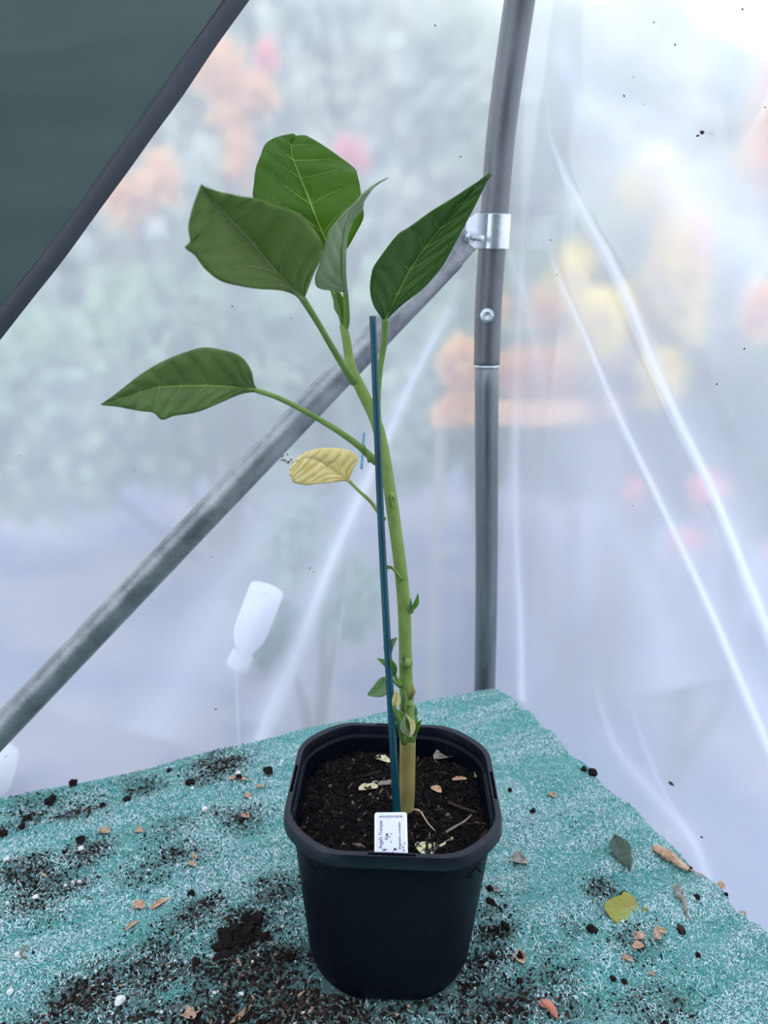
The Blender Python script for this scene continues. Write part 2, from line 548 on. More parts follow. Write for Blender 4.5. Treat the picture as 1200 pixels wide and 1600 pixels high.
M['pink'] = leaf_mat('pink_autumn_leaves', (.95, .30, .25), (1.0, .50, .45), (1., .5, .45), .4)

bush('shrub', 'broad green hedge seen blurred through the sheeting left of the post', 'shrub',
     [(60, 660, 3.2, .5, .4, .45), (260, 600, 3.4, .5, .4, .5), (460, 620, 3.4, .45, .4, .5), (640, 600, 3.2, .35, .4, .5)], .10, 12000, M['hedge'], 1)
bush('tree', 'tall pale-leaved tree filling the view outside above the hedge', 'tree',
     [(60, 380, 3.9, .6, .4, .5), (300, 330, 4.0, .6, .4, .55), (560, 350, 4.0, .6, .4, .5), (160, 100, 4.1, .6, .4, .5), (420, 60, 4.1, .6, .4, .55), (680, 110, 4.1, .5, .4, .55), (760, 330, 4.0, .4, .4, .5)], .13, 22000, M['pale_tree'], 21)
bush('shrub', 'loose green shrub seen blurred through the sheeting right of the post', 'shrub',
     [(880, 480, 3.0, .28, .3, .40), (1000, 640, 2.7, .25, .3, .40), (1110, 560, 2.5, .25, .3, .4), (1200, 700, 2.3, .25, .25, .35), (840, 660, 3.0, .3, .3, .3)], .09, 12000, M['hedge2'], 2)
bush('tree', 'pale olive tree outside behind the upper right sheeting', 'tree',
     [(900, 120, 3.3, .35, .3, .3), (1010, 200, 3.2, .3, .3, .3), (960, 340, 3.2, .35, .3, .3), (1100, 330, 3.0, .3, .3, .25)], .10, 9000, M['pale_tree'], 22)
bush('shrub', 'low blue-green bush outside between the white bottle and the pot', 'shrub',
     [(480, 860, 1.9, .10, .1, .13), (430, 1000, 1.8, .08, .1, .08), (560, 940, 1.9, .08, .1, .12)], .05, 1500, M['teal_shrub'], 3)
bush('shrub', 'bright yellow-leaved shrub outside just right of the post', 'shrub',
     [(930, 510, 2.2, .03, .04, .10), (960, 470, 2.2, .02, .04, .11), (990, 590, 2.0, .03, .04, .06), (880, 540, 2.2, .025, .04, .05), (960, 290, 2.4, .05, .04, .05), (975, 270, 2.1, .03, .03, .05), (850, 430, 2.1, .02, .04, .06), (1000, 360, 2.1, .015, .03, .12), (900, 500, 1.9, .02, .03, .06), (1030, 470, 2.2, .02, .04, .12)], .05, 4200, M['yellow'], 4)
bush('shrub', 'orange-leaved shrub outside close to the right of the post joint', 'shrub',
     [(760, 580, 2.3, .035, .04, .06), (820, 590, 2.3, .03, .04, .08), (890, 560, 2.3, .03, .04, .07), (1035, 380, 2.2, .02, .04, .08), (1150, 480, 1.9, .02, .04, .05), (810, 480, 2.4, .02, .03, .06), (730, 570, 2.2, .03, .03, .05), (735, 640, 2.2, .04, .03, .03)], .05, 2600, M['orange'], 5)
bush('small_tree', 'tree crown coloured orange for low sun glow, outside at the upper right edge', 'tree',
     [(1190, 190, 2.4, .10, .1, .11), (1165, 240, 2.4, .09, .1, .08), (1205, 280, 2.4, .05, .1, .08), (1180, 120, 2.5, .05, .08, .05)], .06, 2400, M['orange'], 6)  # orange leaf colour stands in for low sun through the trees
bush('small_tree', 'pink and orange leaved young tree outside beside the dark sheet edge', 'tree',
     [(370, 130, 2.9, .05, .05, .16), (340, 90, 2.9, .07, .05, .06), (385, 235, 2.9, .035, .05, .10), (255, 270, 2.8, .05, .05, .08), (200, 310, 2.8, .06, .05, .07), (420, 135, 2.9, .03, .05, .03)], .06, 1500, M['peach'], 7)
bush('small_tree', 'thin pink leaved sapling outside above the upright leaves', 'tree',
     [(551, 228, 2.9, .015, .03, .05), (575, 240, 2.9, .02, .03, .05), (430, 70, 2.9, .02, .03, .05)], .04, 400, M['pink'], 8)
bush('shrub', 'red-flowered low shrub outside between the two bright creases', 'shrub',
     [(1060, 770, 1.9, .05, .04, .04), (1035, 850, 1.9, .05, .04, .03), (950, 770, 2.0, .02, .03, .03), (1190, 870, 1.6, .03, .04, .03)], .03, 400, M['pink'], 9)
# timber rail outside
M['rail'] = simple('peach_timber', (1.0, .52, .24), (1.0, .68, .36), .8, 5)
a_, b_ = at(690, 655, 2.2), at(935, 640, 2.2)
rt = thing('fence', (a_+b_)/2*np.array([1, 1, 0])+np.array([0, 0, GROUND]), 'peach-coloured timber rail on posts outside, crossing behind the post', 'fence')
d_ = (b_-a_); d_ /= np.linalg.norm(d_)
R_ = np.stack([d_, np.cross([0, 0, 1], d_), [0, 0, 1]], 1)
V, F = box((a_+b_)/2, (np.linalg.norm(b_-a_)/2, .012, .035), R_); mesh('rail', V, F, M['rail'], rt, smooth=False)
M['post_wood'] = simple('grey_post_wood', (.36, .33, .30), (.46, .42, .38), .9, 6)
for q in (a_+d_*.03, b_-d_*.03):
    c = q.copy(); c[2] = (q[2]+GROUND)/2; V, F = box(c+R_[:, 1]*.03, (.015, .015, (q[2]-GROUND)/2), R_)
    mesh('fence_post', V, F, M['post_wood'], rt, smooth=False)

# white bottles upside down on canes just outside the film
M['bottle'] = leaf_mat('white_plastic', (.95, .93, .97), (.98, .96, 1.0), (.98, .97, 1.0), .6, .4, 4, 3, spec=.2)
M['bamboo'] = simple('pale_cane', (.70, .68, .62), (.8, .78, .72), .8, 20)
def bottle(top, neck, r, label):
    top = np.array(top); neck = np.array(neck)
    ax = neck-top; L = np.linalg.norm(ax)
    prof = [(0, .2), (0, .75), (.012, .93), (.04, 1.0), (.30, 1.0), (.34, .97), (.38, 1.0), (.55, .98), (.66, .88), (.74, .66), (.79, .50), (.83, .50), (.835, .66), (.97, .68), (1.0, .62), (1.0, .2)]
    P = np.array([top+ax*p for p, _ in prof]); R = np.array([q*r for _, q in prof])
    t = thing('plastic_bottle', neck, label, 'bottle')
    V, F = tube(P[:11], R[:11], 28); 
    # constant axis frame
    def rev(pr):
        T = ax/L; a = np.cross(T, [0, 1, 0]); a /= np.linalg.norm(a); b = np.cross(T, a); VV = []
        for p, q in pr:
            for k in range(28):
                th = 2*math.pi*k/28; VV.append(top+ax*p+(a*math.cos(th)+b*math.sin(th))*q*r)
        FF = [[i*28+k, i*28+(k+1) % 28, (i+1)*28+(k+1) % 28, (i+1)*28+k] for i in range(len(pr)-1) for k in range(28)]
        FF += [list(range(28))[::-1], [(len(pr)-1)*28+k for k in range(28)]]
        return np.array(VV), FF
    V, F = rev(prof[:12]); mesh('bottle_body', V, F, M['bottle'], t)
    V, F = rev(prof[11:]); mesh('bottle_cap', V, F, M['bottle'], t)
    return t
def film_pt(px, py, off): return at_plane(px, py, NB, DB+off)
bt, bn = film_pt(419, 918, .038), film_pt(371, 1044, .034)
bottle(bt, bn, .0265, 'white plastic bottle turned upside down outside the sheeting, left of the pot')
b2t, b2n = film_pt(-6, 1175, .045), film_pt(-24, 1262, .04)
bottle(b2t, b2n, .030, 'second white bottle outside, cut by the left edge above the bench')
for i, (n_, tpt) in enumerate(((bn, bt), (b2n, b2t))):
    d = np.array([n_[0], n_[1], GROUND])+NB*.05
    dn = (n_-tpt); V, F = tube([d, n_+dn*.02, tpt+(n_-tpt)*.3], [.0022, .002, .002], 6, 12)
    tag(mesh('garden_cane', V, F, M['bamboo']), ['thin pale cane holding up the upside-down bottle left of the pot', 'thin pale cane holding up the bottle at the left edge'][i], 'cane')

# ------------------------------------------------------------------ dark sheet across the upper left corner
def dark_sheet():
    d = DB-.020
    edge = [(560, -240), (475, -120), (390, 0), (338, 72), (287, 148), (240, 212), (200, 268), (150, 336), (100, 405), (50, 468), (0, 532), (-60, 610), (-130, 700), (-230, 835), (-340, 985)]
    hemi = [(520, -260), (432, -130), (345, 5), (296, 75), (247, 148), (200, 212), (160, 268), (112, 336), (62, 402), (14, 462), (-36, 524), (-96, 600), (-166, 690), (-266, 825), (-376, 975)]
    E = catmull([at_plane(x, y, NB, d) for x, y in edge], 60)
    H = catmull([at_plane(x, y, NB, d) for x, y in hemi], 60)
    far = CORNER+U*1.9; 
    out = (H-E)/np.linalg.norm(H-E, axis=1)[:, None]
    rows = [H]
    for k in range(1, 26):
        rows.append(H+out*(k*.04))
    G = np.array(rows)                               # 26 x 60
    k = np.arange(26)[:, None]; j = np.arange(60)[None]
    bulge = .012*(fbm(k*.25, j*.12, 3)-.5)
    G = G-NB*bulge[..., None]
    t = thing('green_sheet', E[30], 'dark green opaque sheet covering the upper left corner', 'sheet')
    V = G.reshape(-1, 3)
    mesh('sheet_panel', V, grid_faces(26, 60), M['tarp'], t)
    # hem: a doubled band with thickness
    prof = []
    for s_ in np.linspace(0, 1, 7):
        off = .003*math.sin(math.pi*s_)+.0015
        prof.append(E*(1-s_)+H*s_-NB*off)
    for s_ in np.linspace(1, 0, 3):
        prof.append(E*(1-s_)+H*s_+NB*.001)
    G = np.array(prof+[prof[0]])
    o = mesh('hem', G.reshape(-1, 3), grid_faces(len(G), 60), M['tarp_hem'], t)
    o['label'] = 'darker doubled hem along the slanting edge'
dark_sheet()

# ------------------------------------------------------------------ tubes of the frame
post_b = at(756, 1085, 1.115); post_b[2] = GROUND
j0 = at(757, 1085, 1.115); j1 = at(760.5, 572, 1.115)
u1 = at(763, 480, 1.115); u2 = at(771, 360, 1.113); u3 = at(784, 200, 1.108); u4 = at(812, 0, 1.09); u5 = at(842, -200, 1.05); u6 = at(870, -380, 1.0)
t_post = thing('support_post', (post_b[0], post_b[1], GROUND), 'upright grey galvanised steel tube in the corner of the shelter', 'post')
bot = j0+(j0-j1)/np.linalg.norm(j0-j1)*(.01); low = np.array([bot[0], bot[1], GROUND])
V, F = tube([low, j0, j1+(j1-j0)*.05], [.0176]*3, 40, 20); o = mesh('lower_tube', V, F, M['steel'], t_post); o['label'] = 'narrower shinier lower tube'
up = [j1, u1, u2, u3, u4, u5, u6]
V, F = tube(up, [.0190, .0192, .0194, .0196, .0198, .0198, .0198], 40, 60); mesh('upper_tube', V, F, M['steel_dull'], t_post)
V, F = tube([j1-np.array([0, 0, .0012]), j1+np.array([0, 0, .0016])], [.0194, .0194], 40); mesh('tube_rim', V, F, M['zinc'], t_post)
# screw in the sleeve
bx = at(761, 493, 1.115-.0192)
tocam = CAM-bx; tocam[2] = 0; tocam /= np.linalg.norm(tocam)
V, F, _ = join([tube([bx-tocam*.002, bx+tocam*.0015, bx+tocam*.002], [.0098, .0098, .0088], 28)]); mesh('washer', V, F, M['zinc'], t_post)
rr = [(0, .0075), (.004, .0078), (.0062, .0066), (.0062, .0042), (.003, .0040), (.003, .0002)]
V, F = tube([bx+tocam*(.0015+a) for a, _ in rr], [r for _, r in rr], 24)
# hollow socket: build manually so the frame stays constant
def revolve(c, ax, prof, seg=24, cap=True):
    ax = ax/np.linalg.norm(ax); a = np.cross(ax, [0, 0, 1]) if abs(ax[2]) < .9 else np.cross(ax, [1, 0, 0]); a /= np.linalg.norm(a); b = np.cross(ax, a)
    VV = [c+ax*h+(a*math.cos(2*math.pi*k/seg)+b*math.sin(2*math.pi*k/seg))*r for h, r in prof for k in range(seg)]
    FF = [[i*seg+k, i*seg+(k+1) % seg, (i+1)*seg+(k+1) % seg, (i+1)*seg+k] for i in range(len(prof)-1) for k in range(seg)]
    if cap: FF += [list(range(seg))[::-1], [(len(prof)-1)*seg+k for k in range(seg)]]
    return np.array(VV), FF
V, F = revolve(bx+tocam*.0015, tocam, rr); mesh('screw_head', V, F, M['zinc'], t_post)

# diagonal brace
br_top = at_plane(717, 391, NB, DB-.0350)
br_bot = at_plane(-70, 1216, NB, DB-.034)
axis = br_top-br_bot; axis /= np.linalg.norm(axis)
cut = br_top-axis*.055
far_ = br_bot-axis*.30
t_brace = thing('diagonal_brace', far_, 'long galvanised steel tube slanting from lower left up to the post clamp', 'tube')
V, F = tube([far_, br_bot, (br_bot+cut)/2, cut, cut+axis*.03, br_top, br_top+axis*.030], [.0190, .0190, .0190, .0190, .0185, .0175, .0165], 40, 90,
            R2=[.0190, .0190, .0190, .0190, .0125, .0028, .0024], up=NB)
mesh('brace_tube', V, F, M['steel_brace'], t_brace)

# clamp band with tab and bolt
pc = (u2+at(769, 378, 1.114))/2
cl0, cl1 = at(770.5, 389, 1.114), at(774, 335, 1.1125)
cax = cl1-cl0; hh = np.linalg.norm(cax); cax /= hh
t_cl = thing('pipe_clamp', (cl0+cl1)/2, 'shiny zinc clamp band round the post holding the diagonal tube', 'clamp')
ctr = np.array([u2[0], u2[1], 0])
uu = U.copy(); ff = np.cross(cax, uu); ff /= np.linalg.norm(ff)
if np.dot(ff, CAM-cl0) < 0: ff = -ff
rb = .0212; th_ = .0022
path = []
# front tab end -> tangent -> around the tube -> back tab end
tabL = .050
path.append(uu*tabL+ff*.0075)
path.append(uu*(tabL*.7)+ff*.0075); path.append(uu*.026+ff*.0085)
for k in range(0, 33):
    a = math.radians(32+k*(296/32)); path.append(uu*math.cos(a)*rb+ff*math.sin(a)*rb)
path.append(uu*.026-ff*.0045); path.append(uu*tabL-ff*.0035)
path = np.array(path)
T = np.gradient(path, axis=0); T /= np.linalg.norm(T, axis=1)[:, None]
Nn = np.cross(T, cax); Nn /= np.linalg.norm(Nn, axis=1)[:, None]
V = []; 
for lev, tl_ in ((0, 0), (1, 0)):
    pass
rows = []
for q, n_ in zip(path, Nn):
    du = np.dot(q, uu); cr = .010*max(0, (du-(tabL-.010))/.010)**2
    lo = cl0+cax*cr; hi = cl0+cax*(hh-cr)
    rows.append([lo+q-n_*th_/2, hi+q-n_*th_/2, hi+q+n_*th_/2, lo+q+n_*th_/2])
V = np.array(rows).reshape(-1, 3); n_p = len(path)
F = [[i*4+k, i*4+(k+1) % 4, (i+1)*4+(k+1) % 4, (i+1)*4+k] for i in range(n_p-1) for k in range(4)]+[[0, 3, 2, 1], [(n_p-1)*4+k for k in range(4)]]
o = mesh('clamp_band', V, F, M['zinc'], t_cl); bevel(o, .0006)
sm_ = o.modifiers.new('w', 'WEIGHTED_NORMAL')
bc = at_plane(733, 370, ff/np.linalg.norm(ff), np.dot(ff, cl0+ff*.009))
bdir = ff+.45*NR-np.array([0, 0, .12]); bdir /= np.linalg.norm(bdir)
thr = []
for k in range(24):
    thr += [(.004+k*.0008, .0040), (.0044+k*.0008, .0044)]
V, F = revolve(bc, bdir, [(-.02, .004)]+thr+[(.0242, .0036)], 20); mesh('bolt', V, F, M['zinc'], t_cl)
hexp = [(0, .0085), (.0005, .009), (.0055, .009), (.006, .0082), (.006, .0042)]
V, F = revolve(bc, bdir, hexp, 6); mesh('nut', V, F, M['zinc'], t_cl, smooth=False)

# ------------------------------------------------------------------ bench and cloth
t_bench = thing('staging_bench', P0+U*.6+Wv*.4+np.array([0, 0, GROUND]), 'wooden potting bench hidden under the green cloth', 'bench')
M['bench_wood'] = simple('bench_wood', (.30, .22, .14), (.42, .31, .2), .8, 6)
Rb = np.stack([U, Wv, [0, 0, 1]], 1)
V, F = box(P0+U*.62+Wv*.38+np.array([0, 0, -.028]), (.60, .36, .012), Rb); mesh('bench_top', V, F, M['bench_wood'], t_bench, smooth=False)
for a in (.08, 1.16):
    for b in (.07, .69):
        V, F = box(P0+U*a+Wv*b+np.array([0, 0, (GROUND-.04)/2]), (.022, .022, (-.04-GROUND)/2), Rb); mesh('leg', V, F, M['bench_wood'], t_bench, smooth=False)

PATCH = [(120,1264,34,1.),(344,1200,38,1.1),(44,1276,30,.9),(224,1232,30,.7),(276,1300,40,.5),(368,1276,34,.9),(132,1332,30,.9),(40,1364,36,1.),(52,1400,44,1.1),
 (108,1388,26,1.),(280,1332,44,.7),(232,1372,44,.5),(432,1396,46,.7),(312,1428,44,.8),(140,1552,40,1.1),(248,1524,50,1.),(320,1552,60,1.1),(432,1520,70,1.3),
 (240,1580,50,1.2),(400,1490,60,.9),(100,1592,40,.8),(375,1455,34,1.5),(440,1450,50,.9),(480,1590,90,1.4),(560,1600,80,.9),(300,1600,80,1.3),(620,1585,60,.9),
 (770,1420,24,.7),(770,1460,26,.9),(760,1510,34,1.),(730,1560,60,1.1),(800,1590,60,1.),(880,1560,44,.8),(850,1480,30,.4),(1000,1480,34,.8),(940,1390,22,.9),(890,1450,20,.5),
 (1030,1590,50,.8),(1000,1530,26,.5),(910,1300,22,.3),(760,1180,20,.2),(870,1560,40,.7),(700,1590,60,1.)]
PATCH_W = []
for px, py, r, a in PATCH:
    p = at_z(px, py); sc = r/FPX*np.linalg.norm(p-CAM)
    q = p-P0; PATCH_W.append((np.dot(q, U), np.dot(q, Wv), sc*1.35, sc*1.1, a))
def soil_density(a, b):
    D = np.zeros(np.shape(a))
    for pa, pb, ra, rb_, am in PATCH_W:
        D = np.maximum(D, am*np.exp(-(((a-pa)/ra)**2+((b-pb)/rb_)**2)))
    nz = fbm(a*14, b*38, 4)
    base = .16*np.clip((a-.18)/.3, 0, 1)+.10*np.clip((b-.2)/.2, 0, 1)*1.0+.03
    return np.clip(D*(.35+1.3*nz)+base*(nz*1.6), 0, 1.6)

def cloth_h(a, b):
    """height of the cloth over the bench: ripples running along the back edge"""
    w_ = b+.018*np.sin(a*7+1)+.03*(fbm(a*3, b*3+4, 2)-.5)-.05*a
    h = .0050*np.sin(w_*2*math.pi/.070+2.0*fbm(a*2.0, b*6, 2)*3)*(.35+.9*fbm(a*4+3, b*9+7, 2))
    r2 = fbm(a*3+11, w_*34+2, 2)
    h = h+.0060*(np.clip(1-np.abs(r2-.5)*7, 0, 1))*fbm(a*5+8, b*12, 2)
    h = h+.004*(fbm(a*5+2, b*7+5, 2)-.5)
    edge = np.exp(-np.clip(b, 0, None)/.05)+np.exp(-np.clip(a, 0, None)/.05)
    h = h+.013*(fbm(a*7+21, b*7+33, 2)-.45)*np.clip(edge, 0, 1)
    # flattened under the pot (world origin)
    q = -P0; pa, pb = np.dot(q, U), np.dot(q, Wv)
    r = np.hypot(a-pa, b-pb); k = np.clip((r-.075)/.05, 0, 1); k = k*k*(3-2*k)
    return h*k-.0005*(1-k)

def roll(t, R=.012):
    """t<0 runs over the edge: returns (plan offset, drop)"""
    tt = R-t
    arc = R*math.pi/2
    ang = np.clip(tt/R, 0, math.pi/2)
    x = np.where(t >= R, t, R-R*np.sin(ang))
    z = np.where(t >= R, 0, -(R-R*np.cos(ang)))
    z = np.where(tt > arc, -R-(tt-arc), z); x = np.where(tt > arc, 0.0, x)
    return x, z
def cloth_pos(a, b):
    xa, za = roll(a); xb, zb = roll(b)
    h = cloth_h(a, b)
    hang = np.clip(-(za+zb)/.05, 0, 1)
    fl = .006*hang*np.sin(a*60+b*60)
    P = P0+U*(xa-fl*(a < 0)*0)[..., None]+Wv*(xb)[..., None]
    P = P+NB*(fl*(b < .0))[..., None]+NR*(fl*(a < 0))[..., None]
    P = P.copy(); P[..., 2] = za+zb+h*(1-hang)
    return P
def cloth_mat():
    m, n, out = mat('green_woven_cloth')
    p = n.nodes.new('ShaderNodeBsdfPrincipled')
    mp = mapping(n, (1, 1, 1), (0, 0, -TH))
    big = noise(n, 9, 4, .6, mp)
    mv = mapping(n, (1, 3.2, 1), (0, 0, -TH))
    band = noise(n, 14, 4, .6, mv)
    base = ramp(n, big, [(.3, (.05, .29, .25)), (.7, (.09, .41, .36))])
    base = mixc(n, maprange(n, band, .45, .68, 0, .6), base, (.26, .55, .52))
    v = noise(n, 480, 3, .7, mapping(n, (1, .7, 1), (0, 0, -TH-.6)), 1.5)
    fib = maprange(n, v, .50, .62, 0, .85)
    base = mixc(n, fib, base, (.60, .80, .80))
    v2 = noise(n, 600, 2, .6, mp, .5)
    base = mixc(n, maprange(n, v2, .52, .62, 0, .7), base, (.015, .13, .115))
    a = n.nodes.new('ShaderNodeAttribute'); a.attribute_name = 'dirt'
    dn = noise(n, 260, 6, .75, mp)
    mu = n.nodes.new('ShaderNodeMath'); mu.operation = 'MULTIPLY_ADD'
    n.links.new(dn, mu.inputs[0]); mu.inputs[1].default_value = 1.6; n.links.new(a.outputs['Fac'], mu.inputs[2])
    base = mixc(n, maprange(n, mu.outputs[0], 1.2, 1.8, 0, .6), base, (.085, .08, .075))
    n.links.new(base, p.inputs['Base Color'])
    p.inputs['Roughness'].default_value = .85
    p.inputs['Specular IOR Level'].default_value = .2
    ad = n.nodes.new('ShaderNodeMath'); ad.operation = 'ADD'
    n.links.new(v, ad.inputs[0]); n.links.new(dn, ad.inputs[1])
    n.links.new(bump(n, ad.outputs[0], .0022, .9), p.inputs['Normal'])
    n.links.new(p.outputs[0], out.inputs[0])
    return m
M['cloth'] = cloth_mat()
aa = lines([(-.22, 0.0, .008), (0.0, 1.02, .0032), (1.02, 1.26, .02)]); bb = lines([(-.22, 0.0, .008), (0.0, .72, .0032), (.72, .80, .02)])
A, B = np.meshgrid(aa, bb, indexing='ij')
PC = cloth_pos(A, B)
dirt = soil_density(A, B)
cloth_o = o = mesh('bench_cloth', PC.reshape(-1, 3), grid_faces(len(aa), len(bb)), M['cloth'], attrs={'dirt': dirt}, loc=tuple(P0+U*.5+Wv*.3))
tag(o, 'rumpled teal green woven shade cloth covering the bench, scattered with soil', 'cloth')

# fibres of the cloth: short pale loops lying on it, one mesh
def on_cloth(a, b, lift=0.0):
    P = cloth_pos(a, b); P[..., 2] += lift; return P
rs = np.random.RandomState(11)
def visible_ab(n, rs):
    a = rs.rand(n)*1.02-.012; b = rs.rand(n)*.72-.012
    P = P0+U*a[:, None]+Wv*b[:, None]
    d = P-CAM; dep = d[:, 1]*CP-d[:, 2]*SP
    x = d[:, 0]/dep*FPX; y = (-(d[:, 1]*SP+d[:, 2]*CP))/dep*FPX
    ok = (np.abs(x) < 880) & (y < 1050) & (dep > .3)
    return a[ok], b[ok]
def fibres(n, rs):
    a, b = visible_ab(n, rs)
    nz = fbm(a*14+5, b*46+3, 3); keep = rs.rand(len(a)) < np.clip((nz-.34)*3.2, .10, 1)
    dd = soil_density(a, b); keep &= rs.rand(len(a)) < np.clip(1.1-dd*.75, .25, 1)
    a, b = a[keep], b[keep]; n = len(a)
    th = rs.normal(size=n)*.8+np.where(rs.rand(n) < .5, .7, -.5)
    L = .0018+.0032*rs.rand(n); bend = rs.normal(size=n)*.9
    w = .00020+.00016*rs.rand(n)
    ptsA, ptsB = [], []
    ca, cb = a.copy(), b.copy(); t = th.copy()
    for k in range(4):
        ptsA.append(ca.copy()); ptsB.append(cb.copy())
        ca += np.cos(t)*L/3; cb += np.sin(t)*L/3; t += bend/2
    V = []
    lifts = [0.0002, .0009, .0010, .0003]
    for k in range(4):
        tk = th+bend*k/2*.9
        na, nb = -np.sin(tk)*w, np.cos(tk)*w
        lf = lifts[k]*(1+.8*rs.rand(n))
        q0 = on_cloth(ptsA[k]+na, ptsB[k]+nb); q1 = on_cloth(ptsA[k]-na, ptsB[k]-nb)
        q0[:, 2] += lf; q1[:, 2] += lf
        V += [q0, q1]
    V = np.stack(V, 1).reshape(-1, 3)
    i = np.arange(n)*8
    F = np.concatenate([np.stack([i+2*k, i+2*k+1, i+2*k+3, i+2*k+2], 1) for k in range(3)])
    m = (rs.rand(n) < .42).astype(int); m[rs.rand(n) < .15] = 2
    return V, F, np.tile(m, 3)
M['fib_white'] = simple('pale_fibre', (.62, .80, .80), (.80, .90, .92), .7, 200)
M['fib_teal'] = simple('teal_fibre', (.16, .48, .43), (.28, .60, .56), .7, 200)
M['fib_grey'] = simple('grey_fibre', (.30, .34, .34), (.45, .50, .50), .8, 200)
V, F, mi = fibres(265000, rs)
o = mesh('cloth_fibres', V, F, [M['fib_white'], M['fib_teal'], M['fib_grey']], cloth_o, midx=mi)
o['kind'] = 'stuff'

# soil crumbs
M['soil1'] = simple('dark_soil', (.008, .006, .0055), (.024, .018, .016), .95, 900, spec=.08)
M['soil2'] = simple('brown_soil', (.032, .022, .018), (.07, .05, .038), .95, 900, spec=.1)
M['soil3'] = simple('grey_soil', (.10, .085, .08), (.18, .155, .14), .95, 900, spec=.1)
M['perlite'] = simple('perlite', (.75, .72, .66), (.90, .88, .84), .8, 700, bumpd=.0004)
M['tan'] = simple('dry_tan', (.36, .22, .13), (.55, .38, .26), .85, 300, bumpd=.0005)
OCT_V = np.array([[1, 0, 0], [0, 1, 0], [-1, 0, 0], [0, -1, 0], [0, 0, 1], [0, 0, -1]], float)
OCT_F = np.array([[0, 1, 4], [1, 2, 4], [2, 3, 4], [3, 0, 4], [1, 0, 5], [2, 1, 5], [3, 2, 5], [0, 3, 5]])
def crumb_cloud(C, R, rs, elong=.5):
    n = len(C)
    S = OCT_V[None]*(1+.5*(rs.rand(n, 6, 1)-.5))
    ax = np.stack([R*(1+elong*2*rs.rand(n)**3), R, R*.75], 1)
    S = S*ax[:, None, :]
    q = rs.normal(size=(n, 4)); q[:, 1:3] *= .5; q /= np.linalg.norm(q, axis=1)[:, None]
    w, x, y, z = q.T
    Rm = np.stack([1-2*(y*y+z*z), 2*(x*y-z*w), 2*(x*z+y*w), 2*(x*y+z*w), 1-2*(x*x+z*z), 2*(y*z-x*w), 2*(x*z-y*w), 2*(y*z+x*w), 1-2*(x*x+y*y)], 1).reshape(n, 3, 3)
    V = np.einsum('nij,nkj->nki', Rm, S)+C[:, None, :]
    F = (OCT_F[None]+(np.arange(n)*6)[:, None, None]).reshape(-1, 3)
    return V.reshape(-1, 3), F
a, b = visible_ab(470000, rs)
D = soil_density(a, b); keep = rs.rand(len(a)) < D**1.7*.42+.006
a, b, D = a[keep], b[keep], D[keep]; n = len(a)
R = .00028+.0010*rs.rand(n)**5*(.5+D)+.00035*rs.rand(n)
C = on_cloth(a, b); C[:, 2] += R*.5
ok = np.maximum(np.abs(C[:, 0]+.0045), np.abs(C[:, 1])) > .064
a, b, D, R, C = a[ok], b[ok], D[ok], R[ok], C[ok]; n = len(a)
V, F = crumb_cloud(C, R, rs, 1.2)
mi = rs.choice([0, 1, 2, 3, 4], n, p=[.62, .26, .09, .01, .02])
o = mesh('soil_crumbs', V, F, [M['soil1'], M['soil2'], M['soil3'], M['perlite'], M['tan']], smooth=False, midx=np.repeat(mi, 8), loc=tuple(P0))
tag(o, 'loose dark potting soil scattered in patches over the green cloth', 'soil', kind='stuff')
print('crumbs', n)

def cloth_z(p):
    q = p-P0; a, b = np.array([np.dot(q, U)]), np.array([np.dot(q, Wv)])
    return float(on_cloth(a, b)[0, 2])
def place(px, py):
    p = at_z(px, py, .003); p[2] = cloth_z(p); return p
def pxs(p): return np.linalg.norm(p-CAM)/FPX          # metres per photo pixel there

LAND = [((375,1456),'the large dark soil clump'),((188,1568),'the largest white stone chip'),((320,1264),'the flat cream stone chip'),((372,1209),'the far white stone chip'),((249,1404),'the long tan bark chip'),
 ((975,1420),'the yellow-green leaf'),((972,1340),'the dark dried leaf'),((1048,1342),'the curled tan leaf'),((811,1344),'the crumpled grey-brown leaf'),((860,1577),'the reddish curled leaf'),((1066,1412),'the twisted grey leaf'),
 ((465,1290),'the left pot rim'),((735,1500),'the right side of the pot foot'),((20,1250),'the far left back cloth edge'),((235,1200),'the bump in the back cloth edge'),((940,1210),'the right cloth edge behind the pot'),((800,1240),'the right pot rim'),((30,1484),'the forked root piece')]
_used = {}
def near(prefix, px, py):
    c = sorted(LAND, key=lambda l: (l[0][0]-px)**2+(l[0][1]-py)**2)
    for (lx, ly), nm in c[:4]:
        dx, dy = px-lx, py-ly
        d = ('right of' if dx > 0 else 'left of') if abs(dx) > abs(dy)*1.5 else (('nearer the viewer than' if dy > 0 else 'behind') if abs(dy) > abs(dx)*1.5 else (('ahead and ' if dy > 0 else 'beyond and ')+('right of' if dx > 0 else 'left of')))
        lb = prefix+' '+d+' '+nm
        if lb not in _used: _used[lb] = 1; return lb
    k = 1
    lb = prefix+' '+('close to ' )+c[0][1]
    while lb in _used: k += 1; lb = prefix+' '+['', '', 'a little off ', 'further from ', 'well away from '][min(k, 4)]+c[0][1]+('' if k < 5 else ' again')
    _used[lb] = 1; return lb

